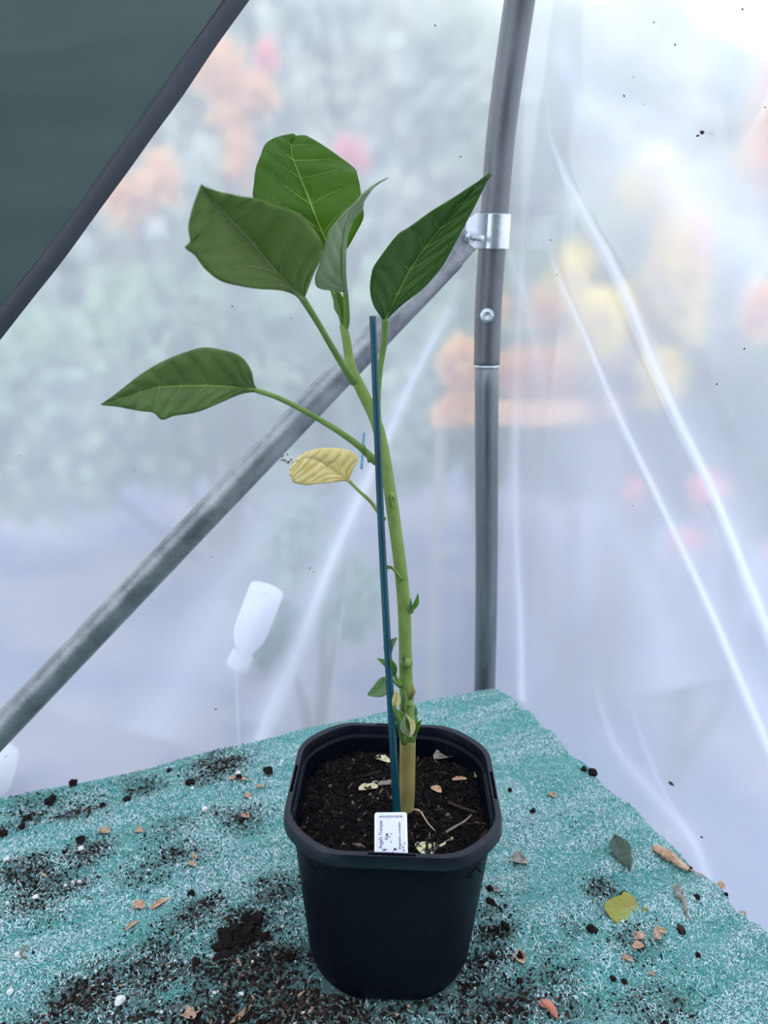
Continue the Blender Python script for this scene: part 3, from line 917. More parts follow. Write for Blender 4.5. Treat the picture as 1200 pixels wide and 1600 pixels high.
# individual lumps of soil
LUMPS = [(115,1226,6),(80,1251,7),(42,1276,6),(35,1297,5),(264,1203,4),(420,1207,7),(298,1222,6),(198,1249,5),(160,1260,5),(6,1306,6),(298,1388,5),(374,1218,5),(126,1310,6),(413,1463,8),(452,1497,8),
 (912,1203,4),(926,1206,6),(925,1454,6),(813,1492,5),(975,1392,4),(1088,1407,4),(958,1526,4),(976,1528,4),(1091,1493,4),(748,1382,5),(766,1386,5),(767,1405,6),(790,1448,6),(1135,1391,3),(812,1533,5),(770,1494,5),(1065,1452,5),(796,1239,4),(833,1263,4)]
for i, (px, py, r) in enumerate(LUMPS):
    p = place(px, py); s = pxs(p)*r
    V, F = lump(p+np.array([0, 0, s*.45]), s, rs, .35, 1, .75)
    g_ = 'soil lumps on the left half of the cloth' if px < 600 else 'soil lumps on the right half of the cloth'
    o = mesh('soil_lump', V, F, M['soil1'], smooth=False, loc=tuple(p))
    tag(o, near('dark soil lump', px, py), 'soil', g_)
# big fibrous clump left of the pot
p = place(375, 1456)
parts = []
ex = place(400, 1436)-place(350, 1478); ex /= np.linalg.norm(ex)
ey = np.array([-ex[1], ex[0], 0])
for k in range(46):
    q = rs.normal(size=2)*np.array([.013, .0075]); r = .003+.0035*rs.rand()
    parts.append(lump(p+ex*q[0]+ey*q[1]+np.array([0, 0, .003+.006*max(0, 1-np.hypot(*q)/.015)*rs.rand()]), r, rs, .4, 1, .8))
for k in range(60):
    q = rs.normal(size=2)*np.array([.017, .010]); s_ = p+ex*q[0]+ey*q[1]+np.array([0, 0, .003]); d = rs.normal(size=3); d[2] = abs(d[2])*.4; d /= np.linalg.norm(d)
    parts.append(tube([s_, s_+d*.004+np.array([0, 0, .002]), s_+d*.009], [.0003]*3, 3, 4, False))
V, F, _ = join(parts)
tag(mesh('soil_clump', V, F, M['soil1'], smooth=False, loc=tuple(p)), 'large fibrous dark brown clump of compost lying left of the pot', 'soil')

PERL = [(372,1209,6),(301,1234,4),(320,1264,7),(127,1328,5),(124,1375,4),(113,1375,4),(102,1381,4),(56,1404,5),(12,1413,4),(28,1494,6),(15,1546,6),(188,1568,9),(440,1191,4),(335,1555,4),(253,1585,3),(441,1443,3),(232,1360,3),(10,1341,5),(1048,1223,3)]
for px, py, r in PERL:
    p = place(px, py); s = pxs(p)*r*.68
    V, F = lump(p+np.array([0, 0, s*.5]), s, rs, .25, 1, .8)
    if (px, py) == (188, 1568): lb, g_ = 'largest white angular stone chip near the bottom edge left of the pot', None
    elif (px, py) == (320, 1264): lb, g_ = 'flat cream stone chip on the cloth midway along the left side', None
    elif (px, py) == (372, 1209): lb, g_ = 'white stone chip among the dark soil nearest the far left cloth edge', None
    else: lb, g_ = near('tiny white stone bit', px, py), 'tiny white stone bits on the cloth'
    tag(mesh('stone_chip', V, F, M['perlite'], smooth=False, loc=tuple(p)), lb, 'stone', g_)

def flake(p, ex, L, w, rs, curl=.25, n=7, thick=.0004, jag=.25):
    """curled irregular dry fragment"""
    ex = ex/np.linalg.norm(ex); ey = np.cross([0, 0, 1], ex); m_ = 5
    rows = []
    for i in range(n):
        t = i/(n-1); hw = w*math.sin(math.pi*(.12+.76*t))*(1+jag*(rs.rand()-.5)*2)
        for j in range(m_):
            s_ = -1+2*j/(m_-1)
            rows.append(p+ex*(t-.5)*L+ey*s_*hw+np.array([0, 0, 1.])*(abs(s_)**2*hw*curl*2+.0008+L*.10*math.sin(t*5+s_)**2*curl))
    T = np.array(rows); Bt = T-np.array([0, 0, thick])
    g1 = grid_faces(n, m_); V = np.vstack([T, Bt]); N = n*m_
    F = [list(f) for f in g1]+[list(f[::-1]+N) for f in g1]
    rim = [i for i in range(m_)]+[k*m_+m_-1 for k in range(1, n)]+[(n-1)*m_+j for j in range(m_-2, -1, -1)]+[k*m_ for k in range(n-2, 0, -1)]
    for a_, b_ in zip(rim, rim[1:]+rim[:1]): F.append([b_, a_, a_+N, b_+N])
    return V, F
M['brown_leaf'] = simple('dry_brown_leaf', (.42, .22, .12), (.70, .45, .30), .8, 120, bumpd=.001, bscale=300)
M['grey_leaf'] = simple('withered_grey_leaf', (.20, .17, .13), (.42, .36, .30), .85, 200, bumpd=.001, bscale=300)
M['red_bit'] = simple('reddish_dry_bit', (.42, .12, .07), (.62, .24, .16), .8, 200)
M['cream_leaf'] = simple('cream_dry_leaf', (.50, .40, .22), (.80, .68, .44), .8, 260)
FLK = [(862,1240,9,6,.6,'tan',  'small tan dry leaf scrap right of the pot rim'),
 (811,1344,17,13,.2,'grey_leaf', 'crumpled grey-brown withered leaf just right of the pot'),
 (772,1387,11,7,.1,'grey_leaf','small pale crumpled scrap beside the pot, below the grey withered leaf'),
 (1000,1467,11,8,-.4,'tan','upper tan bark flake below the yellow-green leaf'),
 (997,1480,11,7,-.3,'brown_leaf','lower tan bark flake below the yellow-green leaf'),
 (978,1497,11,6,.5,'tan','broken tan flake lowest in the group below the yellow-green leaf'),
 (1027,1465,7,13,.2,'tan','upright oval tan flake right of the bark flakes'),
 (1034,1458,8,6,.2,'brown_leaf','small brown flake touching the oval tan flake'),
 (1019,1516,6,4,.4,'tan','tiny orange flake near the lower right of the cloth'),
 (845,1573,9,6,.9,'red_bit','tiny dark red flake beside the reddish curled leaf'),
 (811,1495,12,12,.9,'brown_leaf','dark reddish bark bit right of the pot foot'),
 (249,1404,17,6,-.75,'brown_leaf','long tan bark chip in the left part of the cloth'),
 (215,1409,12,9,.1,'brown_leaf','round brown bark chip left of the long tan chip'),
 (162,1296,11,8,.1,'tan','tan wood chip near the far left cloth edge'),
 (217,1299,8,7,.1,'tan','tan wood chip right of the one near the far left edge'),
 (371,1220,20,5,.1,'brown_leaf','dark brown wood splinter by the far white stone chip'),
 (303,1340,8,5,.8,'tan','small orange-brown chip in the middle of the left soil patch'),
 (380,1276,8,5,.5,'tan','small tan chip left of the pot, nearer its rim'),
 (405,1226,9,5,.1,'tan','small tan chip close to the pot rim on the left'),
 (386,1240,7,6,.4,'brown_leaf','small brown chip left of the pot below the tan one'),
 (300,1354,9,6,.3,'tan','pale brown chip left of the pot in thin soil'),
 (385,1276,6,6,.3,'brown_leaf','tiny brown chip beside a tan chip left of the pot'),
 (292,1584,16,10,.4,'tan','crinkled golden brown bit at the bottom edge left of the pot'),
 (375,1580,28,5,-.9,'tan','rough brown bark splinter at the bottom edge left of the pot'),
 (205,1444,14,4,-.9,'tan','thin tan sliver in the left part of the cloth'),
 (1127,1383,7,9,.2,'brown_leaf','small brown scrap on the right edge of the cloth'),
 (1162,1418,6,4,.2,'tan','tiny tan scrap further down the right cloth edge')]
for px, py, L_, w_, ang, mm, lb in FLK:
    p = place(px, py); s = pxs(p)
    ex = np.array([math.cos(ang), -math.sin(ang), 0])
    V, F = flake(p, ex, L_*s*1.5, w_*s*.75, rs, .35)
    tag(mesh('dry_flake', V, F, M[mm], smooth=False, loc=tuple(p)), lb, 'flake')

# ------------------------------------------------------------------ leaf builder
def leaf(parent, name, stations, m, m_vein, base_pt=None, nveins=7, bulge=.0, quilt=.0012, rv=.0011, ns=72, nt=12, slant=.16, drop_side=0, label=None, pointed=True, side_bulge=(0, 0), vr=.45, thick=.0004):
    """stations: list of (L, M, R), each (px,py,F), from leaf base to tip"""
    Lp = catmull([at(*s[0]) for s in stations], ns); Mp = catmull([at(*s[1]) for s in stations], ns); Rp = catmull([at(*s[2]) for s in stations], ns)
    return leaf3(parent, name, Lp, Mp, Rp, m, m_vein, nveins, bulge, quilt, rv, nt, slant, label, vr, thick)
def leaf3(parent, name, Lp, Mp, Rp, m, m_vein, nveins=7, bulge=.0, quilt=.0012, rv=.0011, nt=12, slant=.16, label=None, vr=.45, thick=.0004):
    ns = len(Mp)
    t = np.linspace(-1, 1, 2*nt+1)
    P = np.zeros((ns, len(t), 3))
    for j, tj in enumerate(t):
        E = Lp if tj < 0 else Rp; k = abs(tj)
        P[:, j] = Mp*(1-k)+E*k
    def normals(P):
        du = np.gradient(P, axis=0); dv = np.gradient(P, axis=1); n_ = np.cross(du, dv)
        return n_/(np.linalg.norm(n_, axis=2)[..., None]+1e-12)
    n_ = normals(P)
    cam_side = np.sign(np.sum(n_.mean((0, 1))*(CAM-Mp[ns//2])))
    n_ = n_*cam_side
    s = np.linspace(0, 1, ns)[:, None]; k = np.abs(t)[None]
    ph = (s-slant*k**1.3*(1.1-s)*2.2)*nveins*1.0
    wfac = np.clip(np.linalg.norm(Lp-Rp, axis=1)/(.3*np.linalg.norm(Lp-Rp, axis=1).max()), 0, 1)[:, None]
    q = quilt*np.abs(np.sin(math.pi*ph))**.7*np.sin(math.pi*k)**.6*wfac
    q = q+bulge*np.sin(math.pi*k)*np.sin(math.pi*s)+.0010*(fbm(s*9+k*0, t[None]*4+s, 3)-.5)*wfac
    P = P+n_*q[..., None]
    o = mesh(name, P.reshape(-1, 3), grid_faces(ns, len(t)), m, parent)
    md = o.modifiers.new('thickness', 'SOLIDIFY'); md.thickness = thick; md.offset = 0
    if label: o['label'] = label
    # veins: midrib and laterals as raised tubes in the surface
    parts = [tube(P[:, nt]+n_[:, nt]*.0002, np.linspace(rv, rv*.25, ns), 8, None, False)]
    def samp(sv, tv):
        fi = np.clip(sv*(ns-1), 0, ns-1.001); fj = np.clip((tv+1)/2*(len(t)-1), 0, len(t)-1.001)
        i0 = fi.astype(int); j0_ = fj.astype(int); a = (fi-i0)[:, None]; b = (fj-j0_)[:, None]
        return (P[i0, j0_]*(1-a)*(1-b)+P[i0+1, j0_]*a*(1-b)+P[i0, j0_+1]*(1-a)*b+P[i0+1, j0_+1]*a*b)
    for side in (-1, 1):
        for v in range(0, nveins):
            s0 = (v+.05)/nveins
            kk = np.linspace(0, .93, 16)
            sv = s0.__float__()+0*kk
            for _ in range(6): sv = s0+slant*kk**1.3*(1.1-sv)*2.2
            ok = sv < .985
            if ok.sum() < 5: continue
            kk, sv = kk[ok], sv[ok]
            pts = samp(sv, side*kk)+0
            parts.append(tube(pts, np.linspace(rv*vr, rv*.12, len(kk)), 5, None, False))
    V, F, _ = join(parts)
    mesh('veins', V, F, m_vein, o)
    return o

# ------------------------------------------------------------------ the plant
M['stem'] = leaf_mat('green_stem', (.17, .27, .05), (.27, .38, .10), (.3, .45, .1), .10, .5, 60, 900)
M['petiole'] = leaf_mat('green_leaf_stalk', (.16, .28, .055), (.24, .37, .10), (.3, .5, .1), .15, .5, 60, 900)
M['petiole_y'] = leaf_mat('yellow_leaf_stalk', (.34, .40, .09), (.45, .48, .16), (.5, .5, .1), .15, .5, 60, 900)
M['woody'] = simple('woody_stem', (.20, .17, .045), (.32, .26, .08), .75, 90, bumpd=.0006, vec_scale=(1, 1, .3))
M['leafA'] = leaf_mat('leaf_lit_through', (.045, .12, .008), (.08, .17, .012), (.30, .52, .02), .5, .45)
M['leafB'] = leaf_mat('leaf_soft_green', (.17, .245, .065), (.24, .32, .10), (.30, .46, .06), .34, .6)
M['leafC'] = leaf_mat('leaf_pale_underside', (.23, .31, .16), (.32, .40, .24), (.34, .5, .1), .28, .7)
M['leafD'] = leaf_mat('leaf_dark_upper', (.04, .11, .018), (.07, .16, .03), (.18, .38, .02), .32, .38, spec=.35)
M['leafE'] = leaf_mat('leaf_mottled', (.07, .14, .03), (.16, .24, .07), (.20, .38, .04), .30, .5, 30)
M['leafF'] = leaf_mat('leaf_yellowed', (.70, .56, .17), (.98, .88, .52), (.95, .85, .40), .35, .7, 70)
M['veinG'] = leaf_mat('vein_green', (.26, .42, .07), (.36, .52, .12), (.45, .7, .12), .3, .5)
M['veinB'] = leaf_mat('vein_soft', (.26, .36, .12), (.32, .42, .17), (.2, .45, .1), .3, .6)
M['veinC'] = leaf_mat('vein_pale', (.26, .36, .17), (.33, .43, .23), (.2, .45, .1), .3, .6)
M['veinF'] = leaf_mat('vein_yellow', (.50, .50, .18), (.68, .64, .30), (.8, .7, .2), .3, .6)

S_PTS = [(634, 1275, .573), (636, 1230, .577), (637, 1155, .585), (634, 1050, .596), (630, 930, .607), (614, 800, .622), (598, 700, .636), (586, 655, .642), (566, 612, .648), (549, 575, .653), (541, 530, .657), (536, 508, .659)]
S_RPX = [12.5, 12.5, 12.5, 10.5, 10.2, 10, 9.3, 9, 9, 8, 6.8, 6.2]
SP3 = np.array([at(*s) for s in S_PTS])
def rad(px_r, pt): 
    d = pt-CAM; return px_r/FPX*(d[1]*CP-d[2]*SP)
SR = np.array([rad(r, p) for r, p in zip(S_RPX, SP3)])
t_plant = thing('flowering_shrub', SP3[0], 'tall green leafy plant with one thick stem growing from the black pot', 'plant')
below = SP3[0]-np.array([0, 0, .03])
V, F = tube(np.vstack([[below], SP3[:3]]), np.concatenate([[SR[0]], SR[:3]]), 24, 30)
o = mesh('woody_base', V, F, M['woody'], t_plant); o['label'] = 'olive-brown woody base of the stem'
Pm = catmull(SP3[2:], 110); Rm_ = np.interp(np.linspace(0, 1, 110), np.linspace(0, 1, len(SR)-2), SR[2:])
zz = np.arange(110)
Rm_ = Rm_*(1+.04*(vnoise(zz*.22, zz*0)-.5))
Rm_[:6] = Rm_[:6]*np.linspace(.97, 1, 6)
V, F = tube(Pm, Rm_, 26)
stem_o = mesh('stem', V, F, M['stem'], t_plant)
# nodes and leaf scars
def scar(px, py, F_, r, ml='stem', par=None):
    V, F = lump(at(px, py, F_), rad(r, at(px, py, F_)), rs, .15, 1, .8)
    return V, F
parts = [scar(611, 775, .618, 7), scar(601, 893, .602, 5), scar(643, 955, .600, 4), scar(636, 1035, .590, 9), scar(640, 1100, .584, 7), scar(622, 915, .606, 4)]
for V, F in parts: mesh('stem_node', V, F, M['stem'], t_plant)

def petiole(leaf_o, pts, rpx, m=None, n=30, seg=12):
    P = np.array([at(*p) for p in pts]); R = [rad(r, p) for r, p in zip(rpx, P)]
    V, F = tube(P, R, seg, n)
    return mesh('petiole', V, F, m or M['petiole'], leaf_o)

# A: top leaf behind, lit through
A_st = [((517,404,.70),(521,408,.70),(524,402,.70)),
 ((478,368,.695),(513,385,.70),(540,392,.69)),
 ((426,325,.69),(502,358,.70),(556,365,.68)),
 ((397,312,.685),(490,330,.70),(568,340,.675)),
 ((397,285,.69),(480,303,.71),(566,318,.68)),
 ((400,262,.695),(470,280,.715),(563,295,.685)),
 ((407,243,.70),(463,262,.72),(558,272,.69)),
 ((414,226,.71),(457,247,.725),(554,263,.70)),
 ((426,217,.72),(455,233,.73),(528,243,.71)),
 ((440,212,.73),(456,222,.735),(500,224,.722)),
 ((457,209,.738),(463,212,.738),(479,212,.735))]
lA = leaf(t_plant, 'leaf', A_st, M['leafA'], M['veinG'], nveins=6, quilt=.0022, rv=.0012, label='topmost broad leaf, bright green with light showing through', vr=.5)
petiole(lA, [(521,404,.70),(526,440,.685),(533,480,.668),(537,512,.660)], [4, 4.2, 4.5, 5])
# B: nearer left leaf seen from below
B_st = [((467,463,.575),(472,467,.575),(478,460,.575)),
 ((440,454,.560),(450,444,.565),(490,428,.560)),
 ((400,451,.542),(420,412,.550),(503,400,.548)),
 ((350,441,.525),(390,376,.535),(500,372,.538)),
 ((322,422,.512),(370,355,.522),(470,335,.525)),
 ((305,400,.502),(352,335,.510),(440,325,.512)),
 ((289,387,.494),(343,324,.502),(410,313,.502)),
 ((297,379,.494),(338,317,.499),(395,310,.499)),
 ((294,352,.488),(328,306,.490),(362,303,.490)),
 ((305,312,.482),(319,295,.483),(335,297,.482)),
 ((313,291,.480),(315,288,.480),(319,291,.480))]
lB = leaf(t_plant, 'leaf', B_st, M['leafB'], M['veinB'], nveins=7, quilt=.0026, rv=.0021, label='large leaf nearest the viewer at upper left, ribbed underside showing', vr=.55)
petiole(lB, [(470,462,.575),(497,505,.600),(525,553,.628),(553,597,.649)], [6, 4.8, 5.2, 7])
# C: narrow leaf seen edge-on
C_st = [((538,455,.640),(541,460,.640),(543,455,.640)),
 ((500,451,.628),(536,440,.637),(541,440,.640)),
 ((492,436,.615),(534,415,.632),(540,415,.640)),
 ((500,410,.605),(534,390,.625),(541,385,.640)),
 ((508,382,.598),(536,370,.620),(545,362,.638)),
 ((515,360,.595),(540,348,.615),(552,345,.632)),
 ((530,340,.598),(548,330,.612),(566,328,.625)),
 ((552,318,.605),(562,312,.612),(570,314,.618)),
 ((566,303,.612),(574,299,.615),(580,298,.617)),
 ((585,288,.620),(590,286,.621),(592,287,.622)),
 ((604,279,.626),(606,278,.626),(607,278,.626))]
lC = leaf(t_plant, 'leaf', C_st, M['leafC'], M['veinC'], nveins=7, quilt=.0012, rv=.0012, label='narrow grey-green folded leaf pointing up between the others', vr=.5)
petiole(lC, [(538,440,.638),(541,470,.645),(542,500,.655),(539,515,.659)], [3.6, 4.4, 4.8, 5])
# D: right leaf
D_st = [((598,499,.640),(601,503,.640),(606,497,.640)),
 ((584,478,.630),(612,478,.640),(630,475,.640)),
 ((578,455,.625),(627,447,.640),(662,450,.640)),
 ((580,430,.622),(642,420,.640),(690,418,.638)),
 ((587,412,.620),(657,397,.640),(705,392,.635)),
 ((620,368,.620),(676,372,.638),(718,368,.632)),
 ((640,354,.622),(692,352,.636),(730,345,.630)),
 ((675,329,.624),(712,326,.632),(742,322,.627)),
 ((712,306,.625),(730,305,.628),(753,300,.624)),
 ((740,288,.622),(748,287,.622),(760,285,.620)),
 ((764,271,.618),(767,271,.618),(769,272,.618))]
lD = leaf(t_plant, 'leaf', D_st, M['leafD'], M['veinG'], nveins=7, quilt=.0022, rv=.0010, label='glossy dark green leaf pointing up right towards the post clamp', vr=.5)
petiole(lD, [(602,498,.640),(601,530,.645),(594,575,.650),(590,620,.650),(590,660,.645)], [6, 5.2, 4.6, 5, 6])
# E: left leaf
E_st = [((397,603,.600),(402,609,.600),(398,612,.600)),
 ((392,578,.596),(375,606,.596),(376,616,.594)),
 ((375,556,.592),(350,604,.590),(352,626,.586)),
 ((345,546,.588),(320,603,.586),(325,638,.578)),
 ((318,543,.584),(292,603,.582),(300,646,.572)),
 ((290,550,.580),(268,604,.578),(272,650,.568)),
 ((262,561,.577),(245,606,.575),(253,656,.566)),
 ((235,575,.574),(224,612,.572),(240,645,.566)),
 ((208,594,.571),(202,619,.569),(216,642,.565)),
 ((180,616,.568),(178,626,.567),(186,636,.565)),
 ((160,630,.566),(157,632,.566),(160,633,.566))]
lE = leaf(t_plant, 'leaf', E_st, M['leafE'], M['veinG'], nveins=7, quilt=.0020, rv=.0009, label='dull green leaf on a long stalk reaching out to the left', vr=.4)
petiole(lE, [(398,609,.600),(440,624,.606),(500,656,.618),(552,690,.628),(588,722,.635)], [4.2, 4, 4.4, 5, 6.5])
# F: yellowed leaf
F_st = [((543,750,.600),(546,753,.600),(546,748,.600)),
 ((520,754,.592),(530,742,.598),(551,735,.602)),
 ((495,756,.584),(512,728,.596),(559,716,.604)),
 ((479,758,.578),(500,720,.592),(545,704,.603)),
 ((459,754,.573),(488,716,.588),(522,700,.600)),
 ((456,746,.571),(476,715,.584),(500,701,.596)),
 ((452,742,.570),(466,718,.580),(480,706,.590)),
 ((453,730,.572),(457,724,.575),(465,714,.580))]
lF = leaf(t_plant, 'leaf', F_st, M['leafF'], M['veinF'], nveins=7, quilt=.0024, rv=.0008, label='small shrivelled yellow leaf hanging at the left of the cane', vr=.5)
petiole(lF, [(545,751,.600),(562,768,.606),(580,785,.612),(600,812,.620)], [2.8, 2.6, 3, 4], M['petiole_y'])

# small shoots: narrow leaflets given by base, tip (px), half width, bend
def leaflet(parent, base, tip, wpx, m, mv, bend=0.0, label=None, name='leaf', cup=.25, nv=4):
    Bp, Tp = at(*base), at(*tip); ax = Tp-Bp; L = np.linalg.norm(ax)
    view = CAM-Bp; view /= np.linalg.norm(view)
    sd = np.cross(ax, view); sd /= np.linalg.norm(sd); up_ = np.cross(sd, ax); up_ /= np.linalg.norm(up_)
    n = 26; s = np.linspace(0, 1, n); w = rad(wpx, Bp)*np.sin(math.pi*s**.8)**.8
    Mp = Bp+ax*s[:, None]+sd*(bend*L*np.sin(math.pi*s))[:, None]
    Lp = Mp-sd*w[:, None]+up_*(w*cup)[:, None]; Rp = Mp+sd*w[:, None]+up_*(w*cup)[:, None]
    return leaf3(parent, name, Lp, Mp, Rp, m, mv, nv, 0, .0003, .0004, 5, .16, label, .5, .0003)
M['leafS'] = leaf_mat('young_leaf', (.13, .24, .09), (.22, .34, .16), (.2, .45, .1), .3, .6)
M['leafS2'] = leaf_mat('young_bright_leaf', (.10, .24, .03), (.18, .34, .06), (.2, .5, .05), .35, .5)
def twig(pts, rpx, m=None, name='shoot', lab=None):
    P = np.array([at(*p) for p in pts]); R = [rad(r, p) for r, p in zip(rpx, P)]
    V, F = tube(P, R, 8, 12); o = mesh(name, V, F, m or M['petiole'], t_plant)
    return o
# growing tip between top stalks
sh = twig([(537,508,.659),(531,490,.655),(524,470,.652),(517,450,.65)], [4, 3.6, 3.2, 2.5])
leaflet(sh, (536,505,.656), (520,448,.654), 6, M['leafS2'], M['veinG'], .12, name='leaf_bud')
leaflet(sh, (536,500,.657), (526,452,.650), 4, M['leafC'], M['veinC'], -.12, name='leaf_bud')
sh = twig([(628,905,.604),(611,885,.600)], [3, 1.8])
leaflet(sh, (612,888,.600), (598,887,.598), 3, M['leafS'], M['veinC'], .1, name='leaflet')
sh = twig([(641,958,.60),(642,942,.597)], [2.6, 1.8])
leaflet(sh, (641,955,.598), (653,927,.594), 4, M['leafS2'], M['veinG'], .1, name='leaflet')
leaflet(sh, (641,955,.598), (642,934,.594), 2.2, M['leafS'], M['veinG'], .0, name='leaflet')
sh = twig([(577,722,.630),(573,708,.628),(569,696,.626)], [2.6, 2.0, 1.6])
sh = twig([(612,790,.615),(608,768,.612)], [2.6, 1.2])
# side shoot with three leaves
sh = twig([(626,1072,.588),(617,1055,.586),(610,1038,.584),(607,1024,.583)], [3.6, 3, 2.6, 2])
leaflet(sh, (607,1026,.584), (621,996,.582), 8, M['leafS'], M['veinC'], -.18, name='leaflet', label='upper rounded leaflet of the side shoot')
leaflet(sh, (612,1050,.584), (589,1029,.590), 5, M['leafS2'], M['veinG'], .12, name='leaflet')
leaflet(sh, (616,1056,.584), (609,1028,.572), 5, M['leafS2'], M['veinG'], .05, name='leaflet')
sh = twig([(624,1072,.588),(612,1062,.580),(602,1060,.576)], [3, 2.2, 1.8])
leaflet(sh, (603,1058,.580), (574,1086,.578), 12, M['leafS'], M['veinC'], -.18, name='leaflet', label='lower rounded leaflet sticking out left of the cane')
# basal tuft
sh = twig([(632,1160,.580),(624,1130,.574),(616,1106,.570),(617,1100,.57)], [6, 4.5, 3, 2])
leaflet(sh, (617,1106,.570), (619,1078,.568), 7, M['leafF'], M['veinF'], .05, name='leaflet', label='yellow leaflet with brown tip beside the cane')
leaflet(sh, (638,1156,.570), (620,1108,.566), 5.5, M['leafS2'], M['veinC'], .10, name='leaflet')
leaflet(sh, (632,1150,.572), (618,1118,.572), 4, M['leafS'], M['veinC'], .05, name='leaflet')
sh = twig([(645,1158,.576),(651,1135,.572),(650,1118,.572)], [4, 3, 2])
leaflet(sh, (648,1150,.572), (659,1124,.568), 4, M['leafS2'], M['veinC'], -.05, name='leaflet')
leaflet(sh, (650,1125,.574), (649,1101,.574), 2.4, M['leafS'], M['veinG'], 0, name='leaflet')
leaflet(sh, (646,1153,.566), (636,1113,.566), 5, M['leafC'], M['veinC'], -.25, name='leaflet')
leaflet(sh, (641,1152,.562), (634,1116,.566), 4, M['leafF'], M['veinC'], .2, name='leaflet')
sh = twig([(631,1108,.580),(632,1092,.576),(632,1080,.577)], [5, 4.4, 2])
leaflet(sh, (630,1100,.572), (632,1078,.570), 3.2, M['leafS'], M['veinC'], 0, name='leaflet')
sh = twig([(641,1090,.584),(646,1080,.580),(644,1070,.582)], [4, 3.4, 2], M['woody'])
leaflet(sh, (631,1037,.583), (631,1022,.580), 2.4, M['leafS'], M['veinC'], 0, name='leaflet')

# cane
M['cane'] = simple('blue_green_plastic_cane', (.0, .032, .05), (.0, .07, .092), .35, 60, vec_scale=(1, 1, .08), bumpd=.0002, bscale=200)
c0, c1, c2 = at(620, 1272, .556), at(597, 850, .598), at(582.5, 494, .622)
cb = c0-(c1-c0)/np.linalg.norm(c1-c0)*.10*0-np.array([0, 0, .04])
V, F = tube([cb, c0, c1, c2], [rad(6.3, c0), rad(6.3, c0), rad(5.7, c1), rad(5.4, c2)], 20, 60)
o = mesh('support_cane', V, F, M['cane'], loc=tuple(c0)); tag(o, 'thin straight blue-green plastic cane standing in the pot before the stem', 'cane')
bevel(o, .0004)

# ------------------------------------------------------------------ pot
M['pot'] = simple('black_plastic', (.0012, .0022, .0055), (.0025, .004, .009), .42, 5, spec=.14, bumpd=.0004, bscale=120)
TILT = math.radians(1.2)
Rt = np.array([[math.cos(TILT), 0, math.sin(TILT)], [0, 1, 0], [-math.sin(TILT), 0, math.cos(TILT)]])
YAW = math.radians(-1.5)
Ry = np.array([[math.cos(YAW), -math.sin(YAW), 0], [math.sin(YAW), math.cos(YAW), 0], [0, 0, 1]])
def pot_xf(V):
    V = np.asarray(V)@Ry.T@Rt.T
    return V+np.array([-.0045, 0, .0018])
def outline(half, r, n_c=12, n_s=24):
    pts, meta = [], []
    for q in range(4):
        a0 = -math.pi/4*0+q*math.pi/2
        # side q: from corner to corner; side centre at angle q*90 (0:+x,1:+y,2:-x,3:-y)
        c, s = math.cos(a0), math.sin(a0)
        for k in range(n_s):
            t = -1+2*k/n_s
            x, y = half, t*(half-r)
            pts.append((c*x-s*y, s*x+c*y)); meta.append((q, t*(half-r)))
        for k in range(n_c):
            th = math.pi/2*k/n_c
            # slightly flattened corner
            e = 1.0-.06*math.sin(2*th)**2
            x = half-r+r*math.cos(th)*e; y = half-r+r*math.sin(th)*e
            pts.append((c*x-s*y, s*x+c*y)); meta.append((q, 9))
    return np.array(pts), meta
PH = .180
t_pot = thing('plant_pot', (0, 0, 0), 'black square plastic plant pot with rounded corners holding the plant', 'pot')
def loft(levels, close=True):
    """levels: list of (half, r, z)"""
    rings = []
    for h_, r_, z_ in levels:
        p, _ = outline(h_, r_); rings.append(np.column_stack([p, np.full(len(p), z_)]))
    N = len(rings[0]); V = np.vstack(rings)
    F = [[i*N+k, i*N+(k+1) % N, (i+1)*N+(k+1) % N, (i+1)*N+k] for i in range(len(rings)-1) for k in range(N)]
    return V, F, N
# body: outside wall, foot, inside wall
zt = PH-.012
def hw(z): return .0725+(.0885-.0725)*z/PH
lev = [(.040, .03, .004), (.062, .044, .003), (.067, .047, .000), (.0705, .048, .001), (hw(.006)-.0, .048, .006), (hw(.012), .048, .012), (hw(.0125)+.0012, .048, .0135)]
for z_ in np.linspace(.02, zt, 8): lev.append((hw(z_)+.0012, .047+.006*z_/PH, z_))
lev += [(hw(zt)-.0008, .052, zt+.004)]
for z_ in np.linspace(zt-.002, .01, 6): lev.append((hw(z_)-.0012, .046+.006*z_/PH, z_))
V, F, N = loft(lev)
F.append([k for k in range(N)][::-1])
F.append([(len(lev)-1)*N+k for k in range(N)])
mesh('pot_wall', pot_xf(V), F, M['pot'], t_pot)
# rim ring with slots on the four sides
ho, hi_ = .0948, .0893
p_out, meta = outline(ho, .054, 12, 48); p_in, _ = outline(hi_, .052, 12, 48)
prof_s = [0.0, .02, .0, .16, .36, .64, .84, 1.0, 1.0, .92]
N = len(p_out); rows = []
for k in range(N):
    q, sval = meta[k]
    slot = abs(sval) < .0195
    rib = slot and (abs(abs(sval)-.0098) < .0009)
    dz = -.0065 if slot and not rib else 0.0
    o_, i_ = p_out[k], p_in[k]
    def pt(f, z): 
        x = o_*(1-f)+i_*f; return (x[0], x[1], z)
    rows.append([pt(.05, PH-.0125), pt(-.12, PH-.0110), pt(0.0, PH-.0012), pt(.10, PH), pt(.27, PH), pt(.30, PH+dz), pt(.68, PH+dz), pt(.72, PH), pt(.93, PH), pt(1.0, PH-.001), pt(1.03, PH-.014)])
rows = np.array(rows); K = rows.shape[1]
V = rows.reshape(-1, 3); F = [[k*K+j, ((k+1) % N)*K+j, ((k+1) % N)*K+j+1, k*K+j+1] for k in range(N) for j in range(K-1)]
